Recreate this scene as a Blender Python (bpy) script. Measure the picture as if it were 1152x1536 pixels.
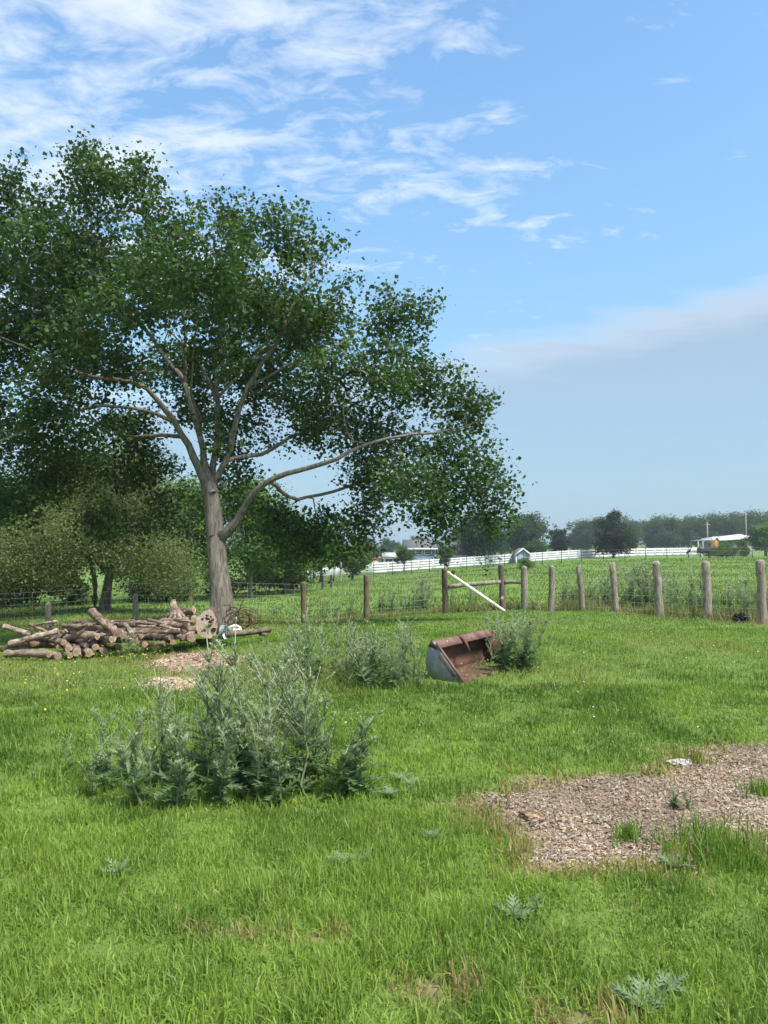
import bpy, bmesh, math, random
import numpy as np
from mathutils import Vector

for o in list(bpy.data.objects):
    bpy.data.objects.remove(o, do_unlink=True)
S = bpy.context.scene
COL = S.collection
PI = math.pi

# ------------------------------------------------------------------ camera
W, H, F, HORIZ, EYE = 1152.0, 1536.0, 1154.0, 812.0, 1.6
PITCH = math.atan((HORIZ - H / 2) / F)
cam_d = bpy.data.cameras.new('camera')
cam_d.sensor_fit = 'VERTICAL'
cam_d.sensor_height = 36.0
cam_d.lens = 36.0 * F / H
cam_d.clip_start = 0.05
cam_d.clip_end = 6000
cam = bpy.data.objects.new('camera', cam_d)
cam.location = (0, 0, EYE)
cam.rotation_euler = (PI / 2 + PITCH, 0, 0)
COL.objects.link(cam)
S.camera = cam

# ------------------------------------------------------------------ light and sky
SUN_EL, SUN_AZ = math.radians(57), math.radians(128)     # azimuth from +Y towards +X
sun_d = bpy.data.lights.new('sun', 'SUN')
sun_d.energy = 2.7
sun_d.angle = math.radians(14)
sun_d.color = (1.0, 0.95, 0.86)
sun = bpy.data.objects.new('sun', sun_d)
sdir = Vector((math.sin(SUN_AZ) * math.cos(SUN_EL), math.cos(SUN_AZ) * math.cos(SUN_EL), math.sin(SUN_EL)))
sun.rotation_euler = sdir.to_track_quat('Z', 'Y').to_euler()
sun.location = (20, -20, 40)
COL.objects.link(sun)

world = bpy.data.worlds.new('World')
S.world = world
world.use_nodes = True
wn, wl = world.node_tree.nodes, world.node_tree.links
wn.clear()
def WN(t, **kw):
    n = wn.new(t)
    for k, v in kw.items():
        setattr(n, k, v)
    return n
def wmath(op, a, b=None, c=None, clamp=False):
    n = WN('ShaderNodeMath', operation=op, use_clamp=clamp)
    for i, v in enumerate((a, b, c)):
        if v is None:
            continue
        if isinstance(v, (int, float)):
            n.inputs[i].default_value = v
        else:
            wl.new(v, n.inputs[i])
    return n.outputs[0]
sky = WN('ShaderNodeTexSky', sky_type='NISHITA', sun_disc=False, sun_elevation=SUN_EL, sun_rotation=SUN_AZ,
         altitude=50, air_density=1.0, dust_density=0.35, ozone_density=1.0)
tc = WN('ShaderNodeTexCoord')
sep = WN('ShaderNodeSeparateXYZ')
wl.new(tc.outputs['Generated'], sep.inputs[0])
X, Y, Z = sep.outputs
zc = wmath('MAXIMUM', Z, 0.0)
den = wmath('ADD', zc, 0.10)
comb = WN('ShaderNodeCombineXYZ')
wl.new(wmath('DIVIDE', X, den), comb.inputs[0])
wl.new(wmath('DIVIDE', Y, den), comb.inputs[1])
def wnoise(scale, detail, rough, rot, sc, loc, dist=0.0):
    mp = WN('ShaderNodeMapping')
    mp.inputs['Rotation'].default_value = (0, 0, rot)
    mp.inputs['Scale'].default_value = sc
    mp.inputs['Location'].default_value = loc
    wl.new(comb.outputs[0], mp.inputs[0])
    n = WN('ShaderNodeTexNoise')
    n.inputs['Scale'].default_value = scale
    n.inputs['Detail'].default_value = detail
    n.inputs['Roughness'].default_value = rough
    n.inputs['Distortion'].default_value = dist
    wl.new(mp.outputs[0], n.inputs['Vector'])
    return n.outputs['Fac']
n_big = wnoise(0.55, 3, 0.5, 0.35, (0.8, 1.3, 1), (3.1, 1.7, 0))
n_mid = wnoise(2.6, 8, 0.60, 0.42, (0.75, 1.6, 1), (0.4, 2.2, 0), 0.35)
n_fine = wnoise(8.0, 6, 0.62, 0.62, (0.95, 1.35, 1), (5.4, 0.2, 0), 0.5)
# broad field of altocumulus high on the left of the view, thinning to the right
lean = wmath('ADD', wmath('MULTIPLY', X, -0.85), wmath('MULTIPLY', Z, 1.15))
dens = wmath('ADD', wmath('MULTIPLY', n_mid, 0.62), wmath('MULTIPLY', n_fine, 0.52))
dens = wmath('ADD', dens, wmath('MULTIPLY', n_big, 0.35))
dens = wmath('ADD', dens, wmath('MULTIPLY', lean, 0.36))
alto = wmath('MULTIPLY', wmath('SUBTRACT', dens, 0.925), 4.2, clamp=True)
alto = wmath('MULTIPLY', alto, wmath('MULTIPLY', wmath('SUBTRACT', Z, 0.10), 6.0, clamp=True))
# low thin bank
n_low = wnoise(0.20, 5, 0.55, 0.0, (0.55, 1.0, 1), (1.0, 6.3, 0), 0.2)
top = wmath('ADD', wmath('ADD', 0.232, wmath('MULTIPLY', X, 0.17)), wmath('MULTIPLY', wmath('SUBTRACT', n_low, 0.5), 0.10))
top = wmath('ADD', top, wmath('MULTIPLY', wmath('SUBTRACT', n_mid, 0.5), 0.08))
bank = wmath('MULTIPLY', wmath('SUBTRACT', top, Z), 34.0, clamp=True)
bank = wmath('MULTIPLY', bank, wmath('ADD', 0.30, wmath('MULTIPLY', zc, 2.2)))
ccol = WN('ShaderNodeMixRGB')          # greyer where thick
ccol.inputs[1].default_value = (3.5, 3.7, 3.95, 1)
ccol.inputs[2].default_value = (2.2, 2.6, 3.1, 1)
wl.new(wmath('MULTIPLY', wmath('SUBTRACT', dens, 1.05), 4.0, clamp=True), ccol.inputs[0])
tint = WN('ShaderNodeMixRGB', blend_type='MULTIPLY')
tint.inputs[0].default_value = 1.0
tint.inputs[2].default_value = (0.78, 0.94, 0.95, 1)
wl.new(sky.outputs[0], tint.inputs[1])
veil = WN('ShaderNodeMixRGB')                            # summer haze veil, same all round the horizon
veil.inputs[2].default_value = (0.86, 1.42, 1.98, 1)
wl.new(wmath('MULTIPLY', wmath('SUBTRACT', 0.52, Z), 1.7, clamp=True), veil.inputs[0])
wl.new(tint.outputs[0], veil.inputs[1])
mixb = WN('ShaderNodeMixRGB')
bcol = WN('ShaderNodeMixRGB')                            # thin grey-blue bank, paler along its upper rim
bcol.inputs[1].default_value = (2.30, 2.66, 3.05, 1)
bcol.inputs[2].default_value = (1.40, 1.88, 2.40, 1)
wl.new(wmath('MULTIPLY', wmath('SUBTRACT', top, Z), 16.0, clamp=True), bcol.inputs[0])
wl.new(bcol.outputs[0], mixb.inputs[2])
wl.new(bank, mixb.inputs[0])
wl.new(veil.outputs[0], mixb.inputs[1])
mix = WN('ShaderNodeMixRGB')
wl.new(wmath('MULTIPLY', alto, 0.92), mix.inputs[0])
wl.new(mixb.outputs[0], mix.inputs[1])
wl.new(ccol.outputs[0], mix.inputs[2])
bg = WN('ShaderNodeBackground')
bg.inputs['Strength'].default_value = 0.115
wl.new(mix.outputs[0], bg.inputs['Color'])
out = WN('ShaderNodeOutputWorld')
wl.new(bg.outputs[0], out.inputs['Surface'])

S.view_settings.view_transform = 'Standard'
S.view_settings.look = 'None'
S.view_settings.gamma = 1.0
S.view_settings.use_curve_mapping = False
S.view_settings.exposure = 1.42
S.render.engine = 'CYCLES'
S.cycles.max_bounces = 8
S.cycles.diffuse_bounces = 3
S.cycles.transmission_bounces = 6
S.cycles.transparent_max_bounces = 8
S.cycles.use_adaptive_sampling = True
S.cycles.adaptive_threshold = 0.02

# ------------------------------------------------------------------ helpers
rng = np.random.default_rng(7)
random.seed(7)
SP, CP = math.sin(PITCH), math.cos(PITCH)

def P(px, py, d):
    """the place seen at a point of the photograph, d metres ahead of the viewer"""
    x = (px - W / 2) / F
    v = (H / 2 - py) / F
    dy = CP - v * SP
    dz = SP + v * CP
    return np.array([x * d / dy, d, EYE + dz * d / dy])

def hash2(ix, iy, seed):
    h = (ix.astype(np.int64) * 374761393 + iy.astype(np.int64) * 668265263 + seed * 974711) & 0x7fffffff
    h = ((h ^ (h >> 13)) * 1274126177) & 0x7fffffff
    h = h ^ (h >> 16)
    return (h & 0xffff) / 65535.0

def vnoise(x, y, scale, seed=0):
    x = np.asarray(x, float) / scale + 1000
    y = np.asarray(y, float) / scale + 1000
    ix, iy = np.floor(x), np.floor(y)
    fx, fy = x - ix, y - iy
    fx = fx * fx * (3 - 2 * fx)
    fy = fy * fy * (3 - 2 * fy)
    a, b = hash2(ix, iy, seed), hash2(ix + 1, iy, seed)
    c, d = hash2(ix, iy + 1, seed), hash2(ix + 1, iy + 1, seed)
    return (a * (1 - fx) + b * fx) * (1 - fy) + (c * (1 - fx) + d * fx) * fy

def fbm(x, y, scale, seed=0, oct=3):
    t, a, s = 0.0, 1.0, 0.0
    for k in range(oct):
        t = t + a * vnoise(x, y, scale / 2 ** k, seed + 17 * k)
        s += a
        a *= 0.5
    return t / s

# ---- terrain, a thin plate through surveyed spots
CTRL = []
for px in (-200, 150, 576, 1000, 1350):
    for d in (1.0, 2.6, 4.6, 6.5):
        CTRL.append(((px - 576) / F * d, d, 0.0))
for px, py, d in [(695, 1022, 8.8), (1100, 1020, 8.9), (100, 990, 12.2), (-150, 1000, 11.5), (300, 963, 14), (335, 938, 17),
                  (560, 955, 13.0), (900, 955, 12.9), (1142, 936, 15.0), (1060, 928, 16.6), (988, 923, 18.0), (922, 918, 19.2), (873, 918, 20.4),
                  (786, 915, 21.3), (668, 921, 21.3), (550, 928, 21.8), (457, 937, 22.5), (205, 934, 23), (75, 946, 23), (-100, 955, 23),
                  (1300, 945, 14), (160, 916, 30), (0, 918, 32), (375, 895, 41), (484, 884, 45), (640, 876, 45), (900, 866, 45), (1130, 860, 45),
                  (450, 871, 92), (545, 863, 95), (700, 851, 105), (860, 839, 118), (1045, 833, 138), (1150, 832, 142), (1250, 832, 142),
                  (200, 880, 95), (-200, 900, 95), (300, 850, 250), (700, 835, 250), (1000, 826, 250), (1200, 825, 250), (0, 850, 250)]:
    p = P(px, py, d)
    CTRL.append(tuple(p))
CTRL = np.array(CTRL)
def warp(x, y):
    y = np.clip(y, 1.0, 320.0)
    u = np.clip(x / (y + 3.0), -0.85, 0.85)
    return u, 0.55 * np.log(y + 5.0)
cu, cw = warp(CTRL[:, 0], CTRL[:, 1])
def tps(r2):
    return 0.5 * r2 * np.log(r2 + 1e-9)
n_c = len(cu)
A = np.zeros((n_c + 3, n_c + 3))
A[:n_c, :n_c] = tps((cu[:, None] - cu) ** 2 + (cw[:, None] - cw) ** 2) + np.eye(n_c) * 2e-4
A[:n_c, n_c] = 1; A[:n_c, n_c + 1] = cu; A[:n_c, n_c + 2] = cw
A[n_c:, :n_c] = A[:n_c, n_c:].T
SOL = np.linalg.solve(A, np.concatenate([CTRL[:, 2], [0, 0, 0]]))
def gz(x, y):
    x = np.asarray(x, float); y = np.asarray(y, float)
    shp = np.broadcast(x, y).shape
    x, y = np.broadcast_to(x, shp).ravel(), np.broadcast_to(y, shp).ravel()
    res = np.empty(len(x))
    for i in range(0, len(x), 100000):
        u, w = warp(x[i:i + 100000], y[i:i + 100000])
        k = tps((u[:, None] - cu) ** 2 + (w[:, None] - cw) ** 2)
        res[i:i + 100000] = k @ SOL[:n_c] + SOL[n_c] + SOL[n_c + 1] * u + SOL[n_c + 2] * w
    near = np.clip((y - 20) / 20, 0, 1)
    res += (fbm(x, y, 1.7, 3) - 0.5) * 0.06 + (fbm(x, y, 6.0, 5) - 0.5) * 0.22 * near
    return res.reshape(shp)
def G(px, d, dz=0.0):
    p = P(px, 800, d)
    p[2] = float(gz(p[0], p[1])) + dz
    return p
def gpix(px, py):
    """ground spot seen at a point of the photograph"""
    t = np.geomspace(1.2, 300.0, 260)
    q0, q1 = P(px, py, 1.0), P(px, py, 2.0)
    q = q0 + (t[:, None] - 1.0) * (q1 - q0)
    h = q[:, 2] - gz(q[:, 0], q[:, 1])
    i = int(np.argmax(h < 0)) if (h < 0).any() else len(t) - 1
    i = max(i, 1)
    f = h[i - 1] / (h[i - 1] - h[i] + 1e-12)
    return P(px, py, t[i - 1] + (t[i] - t[i - 1]) * f)

# ---- mesh and object helpers
def obj(name, me, mat=None, parent=None):
    o = bpy.data.objects.new(name, me)
    COL.objects.link(o)
    if mat is not None and me is not None and len(me.materials) == 0:
        me.materials.append(mat)
    if parent is not None:
        o.parent = parent
    return o
def tag(o, label, cat, group=None):
    o['label'] = label
    o['category'] = cat
    if group:
        o['group'] = group
    return o
def thing(name, label, cat, loc=(0, 0, 0), rz=0.0, group=None):
    o = bpy.data.objects.new(name, None)
    o.empty_display_size = 0.2
    COL.objects.link(o)
    o.location = tuple(float(v) for v in loc)
    o.rotation_euler = (0, 0, rz)
    return tag(o, label, cat, group)

def make_mesh(name, V, tris=None, quads=None, smooth=False, col=None, mats=None, midx=None):
    me = bpy.data.meshes.new(name)
    V = np.asarray(V, np.float32)
    tris = np.zeros((0, 3), np.int32) if tris is None else np.asarray(tris, np.int32).reshape(-1, 3)
    quads = np.zeros((0, 4), np.int32) if quads is None else np.asarray(quads, np.int32).reshape(-1, 4)
    nt, nq = len(tris), len(quads)
    me.vertices.add(len(V))
    me.vertices.foreach_set('co', V.ravel())
    me.loops.add(nt * 3 + nq * 4)
    me.loops.foreach_set('vertex_index', np.concatenate([tris.ravel(), quads.ravel()]))
    me.polygons.add(nt + nq)
    ls = np.concatenate([np.arange(nt) * 3, nt * 3 + np.arange(nq) * 4]).astype(np.int32)
    me.polygons.foreach_set('loop_start', ls)
    if smooth:
        me.polygons.foreach_set('use_smooth', np.ones(nt + nq, bool))
    if midx is not None:
        me.polygons.foreach_set('material_index', np.asarray(midx, np.int32))
    me.update(calc_edges=True)
    if col is not None:
        a = me.color_attributes.new('Col', 'FLOAT_COLOR', 'POINT')
        c = np.ones((len(V), 4), np.float32)
        c[:, :3] = col
        a.data.foreach_set('color', c.ravel())
    for m in (mats or []):
        me.materials.append(m)
    return me

class MB:
    """collects shapes for ONE mesh"""
    def __init__(s):
        s.V, s.T, s.Q, s.n = [], [], [], 0
    def add(s, V, T=None, Q=None):
        V = np.asarray(V, float).reshape(-1, 3)
        if T is not None and len(T):
            s.T.append(np.asarray(T, int).reshape(-1, 3) + s.n)
        if Q is not None and len(Q):
            s.Q.append(np.asarray(Q, int).reshape(-1, 4) + s.n)
        s.V.append(V); s.n += len(V)
        return s
    def box(s, lo, hi, M=None):
        x0, y0, z0 = lo; x1, y1, z1 = hi
        V = np.array([[x0, y0, z0], [x1, y0, z0], [x1, y1, z0], [x0, y1, z0], [x0, y0, z1], [x1, y0, z1], [x1, y1, z1], [x0, y1, z1]], float)
        if M is not None:
            V = V @ np.array(M)[:3, :3].T + np.array(M)[:3, 3]
        return s.add(V, None, [[0, 3, 2, 1], [4, 5, 6, 7], [0, 1, 5, 4], [1, 2, 6, 5], [2, 3, 7, 6], [3, 0, 4, 7]])
    def tube(s, pts, rad, sides=6, cap0=False, cap1=False, jit=0.0, r=None):
        pts = np.asarray(pts, float)
        n = len(pts)
        rad = np.broadcast_to(np.asarray(rad, float), (n,)).copy()
        t = np.gradient(pts, axis=0)
        t /= np.linalg.norm(t, axis=1)[:, None] + 1e-12
        ref = np.array([0, 0, 1.0]) if abs(t[0, 2]) < 0.9 else np.array([1.0, 0, 0])
        u = np.cross(t, ref); u /= np.linalg.norm(u, axis=1)[:, None] + 1e-12
        v = np.cross(t, u)
        a = np.arange(sides) * 2 * PI / sides
        rr = rad[:, None] * np.ones(sides)
        if jit and r is not None:
            rr = rr * (1 + jit * r.normal(size=(n, sides)))
        V = pts[:, None] + rr[..., None] * (np.cos(a)[None, :, None] * u[:, None] + np.sin(a)[None, :, None] * v[:, None])
        i = np.arange(n - 1)[:, None] * sides
        j = np.arange(sides)[None]
        k = (j + 1) % sides
        Q = np.stack([i + j, i + sides + j, i + sides + k, i + k], -1).reshape(-1, 4)
        V = V.reshape(-1, 3)
        T = []
        if cap0:
            V = np.vstack([V, pts[0]]); c = len(V) - 1
            T += [[c, q, (q + 1) % sides] for q in range(sides)]
        if cap1:
            V = np.vstack([V, pts[-1]]); c = len(V) - 1
            b = (n - 1) * sides
            T += [[c, b + (q + 1) % sides, b + q] for q in range(sides)]
        return s.add(V, T, Q)
    def mesh(s, name, smooth=False, mats=None, col=None):
        V = np.vstack(s.V)
        T = np.vstack(s.T) if s.T else None
        Q = np.vstack(s.Q) if s.Q else None
        return make_mesh(name, V, T, Q, smooth, col, mats)
    def build(s, name, mat, parent=None, smooth=False):
        return obj(name, s.mesh(name, smooth, [mat]), None, parent)

# ------------------------------------------------------------------ materials
class MT:
    def __init__(s, name, rough=0.8, spec=0.3):
        s.m = bpy.data.materials.new(name)
        s.m.use_nodes = True
        s.N, s.L = s.m.node_tree.nodes, s.m.node_tree.links
        s.b = s.N['Principled BSDF']
        s.out = s.N['Material Output']
        s.b.inputs['Roughness'].default_value = rough
        s.b.inputs['Specular IOR Level'].default_value = spec
    def node(s, t, **kw):
        n = s.N.new(t)
        for k, v in kw.items():
            setattr(n, k, v)
        return n
    def put(s, sock, v):
        if hasattr(v, 'is_output') or isinstance(v, bpy.types.NodeSocket):
            s.L.new(v, sock)
        elif isinstance(v, (tuple, list)) and len(v) == 3 and sock.type == 'RGBA':
            sock.default_value = (*v, 1)
        else:
            sock.default_value = v
    def coord(s, kind='Object', scale=(1, 1, 1), rot=(0, 0, 0)):
        c = s.node('ShaderNodeTexCoord'); m = s.node('ShaderNodeMapping')
        m.inputs['Scale'].default_value = scale; m.inputs['Rotation'].default_value = rot
        s.L.new(c.outputs[kind], m.inputs[0])
        return m.outputs[0]
    def noise(s, vec, scale, detail=4, rough=0.55, dist=0.0):
        n = s.node('ShaderNodeTexNoise')
        n.inputs['Scale'].default_value = scale; n.inputs['Detail'].default_value = detail
        n.inputs['Roughness'].default_value = rough; n.inputs['Distortion'].default_value = dist
        s.L.new(vec, n.inputs['Vector'])
        return n.outputs['Fac']
    def ramp(s, f, stops):
        n = s.node('ShaderNodeValToRGB')
        e = n.color_ramp.elements
        while len(e) < len(stops):
            e.new(0.5)
        for i, (p, c) in enumerate(stops):
            e[i].position = p
            e[i].color = (*c, 1) if len(c) == 3 else c
        s.L.new(f, n.inputs[0])
        return n.outputs[0]
    def mix(s, f, a, b, mode='MIX'):
        n = s.node('ShaderNodeMixRGB', blend_type=mode)
        s.put(n.inputs[0], f); s.put(n.inputs[1], a); s.put(n.inputs[2], b)
        return n.outputs[0]
    def math(s, op, a, b=None, clamp=False):
        n = s.node('ShaderNodeMath', operation=op, use_clamp=clamp)
        s.put(n.inputs[0], a)
        if b is not None:
            s.put(n.inputs[1], b)
        return n.outputs[0]
    def attr(s, name='Col'):
        n = s.node('ShaderNodeAttribute'); n.attribute_name = name
        return n.outputs['Color']
    def rnd(s):
        return s.node('ShaderNodeObjectInfo').outputs['Random']
    def bump(s, h, strength=0.5, dist=0.02):
        n = s.node('ShaderNodeBump')
        n.inputs['Strength'].default_value = strength; n.inputs['Distance'].default_value = dist
        s.L.new(h, n.inputs['Height']); s.L.new(n.outputs[0], s.b.inputs['Normal'])
    def color(s, c):
        s.put(s.b.inputs['Base Color'], c)
        return s
    def leafy(s, c, trans=0.35, gain=(1.25, 1.35, 0.7)):
        """thin leaf: reflected plus transmitted light"""
        s.color(c)
        t = s.node('ShaderNodeBsdfTranslucent')
        s.put(t.inputs[0], s.mix(1.0, c, (*gain, 1), 'MULTIPLY'))
        x = s.node('ShaderNodeMixShader'); x.inputs[0].default_value = trans
        s.L.new(s.b.outputs[0], x.inputs[1]); s.L.new(t.outputs[0], x.inputs[2])
        s.L.new(x.outputs[0], s.out.inputs['Surface'])
        return s

def m_blade(name, trans=0.4, rough=0.45, spec=0.25):
    k = MT(name, rough, spec)
    k.leafy(k.attr(), trans)
    return k.m
M_GRASS = m_blade('grass_blade', 0.40, 0.5, 0.25)
M_LEAF = m_blade('leaf', 0.32, 0.55, 0.22)
M_LEAF_DULL = m_blade('leaf_dull', 0.42, 0.7, 0.12)
M_WEED = m_blade('thistle_leaf', 0.25, 0.6, 0.25)

def m_bark(name, dark, light, sc=(9, 9, 2.2), bump=0.6):
    k = MT(name, 0.9, 0.15)
    v = k.coord('Object', sc)
    n1 = k.noise(v, 1.6, 7, 0.62, 0.6)
    n2 = k.noise(k.coord('Object'), 1.3, 3)
    c = k.ramp(n1, [(0.36, dark), (0.52, tuple((a + b) / 2 for a, b in zip(dark, light))), (0.66, light)])
    c = k.mix(k.math('MULTIPLY', n2, 0.5), c, tuple(x * 0.62 for x in light))
    k.color(c); k.bump(n1, bump, 0.03)
    return k.m
M_BARK_MAIN = m_bark('bark_pale_grey', (0.070, 0.056, 0.045), (0.32, 0.278, 0.23), (9, 9, 2.0), 1.0)
M_BARK_DARK = m_bark('bark_dark', (0.045, 0.036, 0.028), (0.21, 0.17, 0.135))
M_BARK_PALE = m_bark('bark_pale', (0.16, 0.15, 0.13), (0.42, 0.40, 0.35))

def m_simple(name, c, rough=0.7, var=0.15, scale=6, spec=0.3, bump=0.0, metal=0.0):
    k = MT(name, rough, spec)
    n = k.noise(k.coord('Object'), scale, 5)
    k.color(k.ramp(n, [(0.3, tuple(x * (1 - var) for x in c)), (0.7, tuple(min(1, x * (1 + var)) for x in c))]))
    if bump:
        k.bump(n, bump, 0.01)
    k.b.inputs['Metallic'].default_value = metal
    return k.m

# ------------------------------------------------------------------ ground
def poly_from_px(pts):
    return np.array([gpix(a, b)[:2] for a, b in pts])
PATCH_A = poly_from_px([(688, 1212), (735, 1188), (775, 1172), (860, 1160), (955, 1166), (1000, 1150), (1045, 1132), (1100, 1120), (1152, 1113), (1330, 1108),
                        (1330, 1262), (1152, 1248), (1085, 1255), (1012, 1268), (990, 1296), (900, 1302), (800, 1304), (795, 1272), (765, 1252), (715, 1240)])
PATCH_B = poly_from_px([(226, 992), (262, 983), (300, 979), (348, 986), (350, 998), (310, 1006), (275, 1012), (240, 1006)])
PATCH_C = poly_from_px([(222, 1026), (250, 1018), (292, 1020), (292, 1034), (262, 1040), (228, 1033)])
BARE_SPOTS = [(*gpix(a, b)[:2], c) for a, b, c in [(645, 1480, .055), (865, 1532, .06), (338, 1402, .05), (470, 1405, .03), (60, 1330, .03)]]
FENCE_DIRT = [P(a, b, d)[:2] for a, b, d in [(925, 918, 19.1), (988, 923, 18.0), (1060, 928, 16.6), (1142, 936, 15.0), (1300, 945, 13.6)]]
FENCE_DIRT_L = [P(a, b, d)[:2] for a, b, d in [(520, 930, 21.9), (600, 926, 21.6), (668, 921, 21.3)]]

def inside(poly, x, y):
    c = np.zeros(x.shape, bool)
    n = len(poly)
    for i in range(n):
        x0, y0 = poly[i]; x1, y1 = poly[(i + 1) % n]
        cond = ((y0 > y) != (y1 > y)) & (x < (x1 - x0) * (y - y0) / (y1 - y0 + 1e-12) + x0)
        c ^= cond
    return c
def seg_dist(line, x, y):
    best = np.full(x.shape, 1e9)
    for (x0, y0), (x1, y1) in zip(line[:-1], line[1:]):
        dx, dy = x1 - x0, y1 - y0
        t = np.clip(((x - x0) * dx + (y - y0) * dy) / (dx * dx + dy * dy), 0, 1)
        best = np.minimum(best, np.hypot(x - x0 - t * dx, y - y0 - t * dy))
    return best
def poly_dist(poly, x, y):
    d = seg_dist(list(poly) + [poly[0]], x, y)
    return np.where(inside(poly, x, y), -d, d)
def bare(x, y):
    """0 turf .. 1 bare, with ragged edges"""
    x = np.asarray(x, float); y = np.asarray(y, float)
    w = (fbm(x, y, 0.5, 11) - 0.5) * 0.55 + (fbm(x, y, 0.13, 12, 2) - 0.5) * 0.30
    res = np.zeros(x.shape)
    for poly, soft in ((PATCH_A, 0.16), (PATCH_B, 0.25), (PATCH_C, 0.2)):
        lo, hi = poly.min(0) - 0.8, poly.max(0) + 0.8
        m = (x > lo[0]) & (x < hi[0]) & (y > lo[1]) & (y < hi[1])
        if m.any():
            d = poly_dist(poly, x[m], y[m]) + w[m]
            res[m] = np.maximum(res[m], np.clip(0.5 - d / (2 * soft), 0, 1))
    for sx0, sy0, sr in BARE_SPOTS:
        res = np.maximum(res, .95 * np.clip(0.5 - (np.hypot(x - sx0, (y - sy0) * .8) - sr + w * .25) / .08, 0, 1))
    m = (y > 11) & (y < 24)
    if m.any():
        d = np.minimum(seg_dist(FENCE_DIRT, x[m], y[m]), seg_dist(FENCE_DIRT_L, x[m], y[m]) + 0.12) - 0.22 + w[m] * 0.8
        res[m] = np.maximum(res[m], 0.8 * np.clip(0.5 - d / 0.5, 0, 1))
    return res

def axis(fine0, fine1, step, lo, hi, g=1.16):
    a = list(np.arange(fine0, fine1 + 1e-6, step))
    s, v = step, fine1
    while v < hi:
        s *= g; v += s; a.append(v)
    s, v = step, fine0
    while v > lo:
        s *= g; v -= s; a.insert(0, v)
    return np.array(a)
ax = axis(-7.5, 7.5, 0.09, -800, 800, 1.12)
ay = axis(2.0, 16.0, 0.09, -60, 1000, 1.10)
gx, gy = np.meshgrid(ax, ay)
gzz = gz(gx, gy)
bb = bare(gx, gy)
gzz = gzz - 0.012 * bb + bb * (fbm(gx, gy, 0.25, 21) - 0.5) * 0.05
nx, ny = len(ax), len(ay)
ii = (np.arange(ny - 1)[:, None] * nx + np.arange(nx - 1)[None]).ravel()
gq = np.stack([ii, ii + 1, ii + nx + 1, ii + nx], -1)
gcol = np.stack([bb.ravel(), fbm(gx, gy, 9, 31).ravel(), np.zeros(nx * ny)], -1)
inB = np.clip(0.5 - poly_dist(PATCH_B, gx.ravel(), gy.ravel()) / 0.6, 0, 1)
inC = np.clip(0.5 - poly_dist(PATCH_C, gx.ravel(), gy.ravel()) / 0.5, 0, 1)
gcol[:, 2] = inB * 0.5 + inC
k = MT('ground', 0.95, 0.1)
pos = k.node('ShaderNodeNewGeometry').outputs['Position']
sx = k.node('ShaderNodeSeparateColor'); k.L.new(k.attr(), sx.inputs[0])
sp = k.node('ShaderNodeSeparateXYZ'); k.L.new(pos, sp.inputs[0])
f1 = k.noise(pos, 0.35, 6, 0.6); f2 = k.noise(pos, 3.0, 5, 0.6); f3 = k.noise(pos, 34.0, 5, 0.7); f4 = k.noise(pos, 0.05, 4, 0.6)
turf = k.ramp(k.math('ADD', k.math('MULTIPLY', f2, .4), k.math('MULTIPLY', f3, .6)), [(0.3, (0.085, 0.140, 0.030)), (0.7, (0.150, 0.215, 0.048))])
past = k.ramp(f1, [(0.30, (0.095, 0.170, 0.034)), (0.52, (0.135, 0.220, 0.045)), (0.72, (0.18, 0.255, 0.065))])
past = k.mix(k.math('MULTIPLY', f2, 0.35), past, (0.06, 0.11, 0.028))
past = k.mix(k.math('MULTIPLY', f4, 0.5), past, (0.12, 0.19, 0.045))
far = k.math('MULTIPLY', k.math('SUBTRACT', sp.outputs[1], 16.0), 0.07, True)
green = k.mix(far, turf, past)
soil = k.ramp(f3, [(0.25, (0.13, 0.085, 0.055)), (0.5, (0.27, 0.19, 0.13)), (0.75, (0.43, 0.33, 0.24))])
soil = k.mix(k.math('MULTIPLY', f2, 0.45), soil, (0.22, 0.13, 0.08))
soil = k.mix(k.math('MULTIPLY', sx.outputs[2], 0.55), soil, (0.50, 0.34, 0.22))
k.color(k.mix(sx.outputs[0], green, soil))
k.bump(k.math('ADD', f3, f2), 0.6, 0.03)
g_me = make_mesh('ground', np.stack([gx.ravel(), gy.ravel(), gzz.ravel()], -1), None, gq, True, gcol, [k.m])
ground = obj('ground', g_me)
ground['kind'] = 'structure'

# ------------------------------------------------------------------ leaves and branches
LEAF_V = np.array([[0, 0, 0], [-0.46, 0.40, 0.10], [0, 1.0, -0.04], [0.46, 0.40, 0.10], [0, 0.42, -0.06]])
LEAF_T = np.array([[0, 4, 1], [1, 4, 2], [2, 4, 3], [3, 4, 0]])
KITE_V = np.array([[0, 0, 0], [-0.46, 0.42, 0.09], [0, 1.0, -0.05], [0.46, 0.42, 0.09]])
KITE_T = np.array([[0, 2, 1], [0, 3, 2]])
def leaves_mesh(name, pos, size, cols, mat, r, up=0.6, droop=0.3, kite=False):
    LV, LT = (KITE_V, KITE_T) if kite else (LEAF_V, LEAF_T)
    n = len(pos)
    nrm = r.normal(size=(n, 3)); nrm[:, 2] = np.abs(nrm[:, 2]) + up
    nrm /= np.linalg.norm(nrm, axis=1)[:, None]
    d = r.normal(size=(n, 3)); d[:, 2] -= droop
    d -= (d * nrm).sum(1)[:, None] * nrm
    d /= np.linalg.norm(d, axis=1)[:, None] + 1e-9
    s = np.cross(d, nrm)
    L = LV[None] * size[:, None, None]
    V = pos[:, None] + L[..., 0:1] * s[:, None] + L[..., 1:2] * d[:, None] + L[..., 2:3] * nrm[:, None]
    nv = len(LV)
    T = (LT[None] + nv * np.arange(n)[:, None, None]).reshape(-1, 3)
    return make_mesh(name, V.reshape(-1, 3), T, None, False, np.repeat(cols, nv, 0), [mat])

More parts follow.
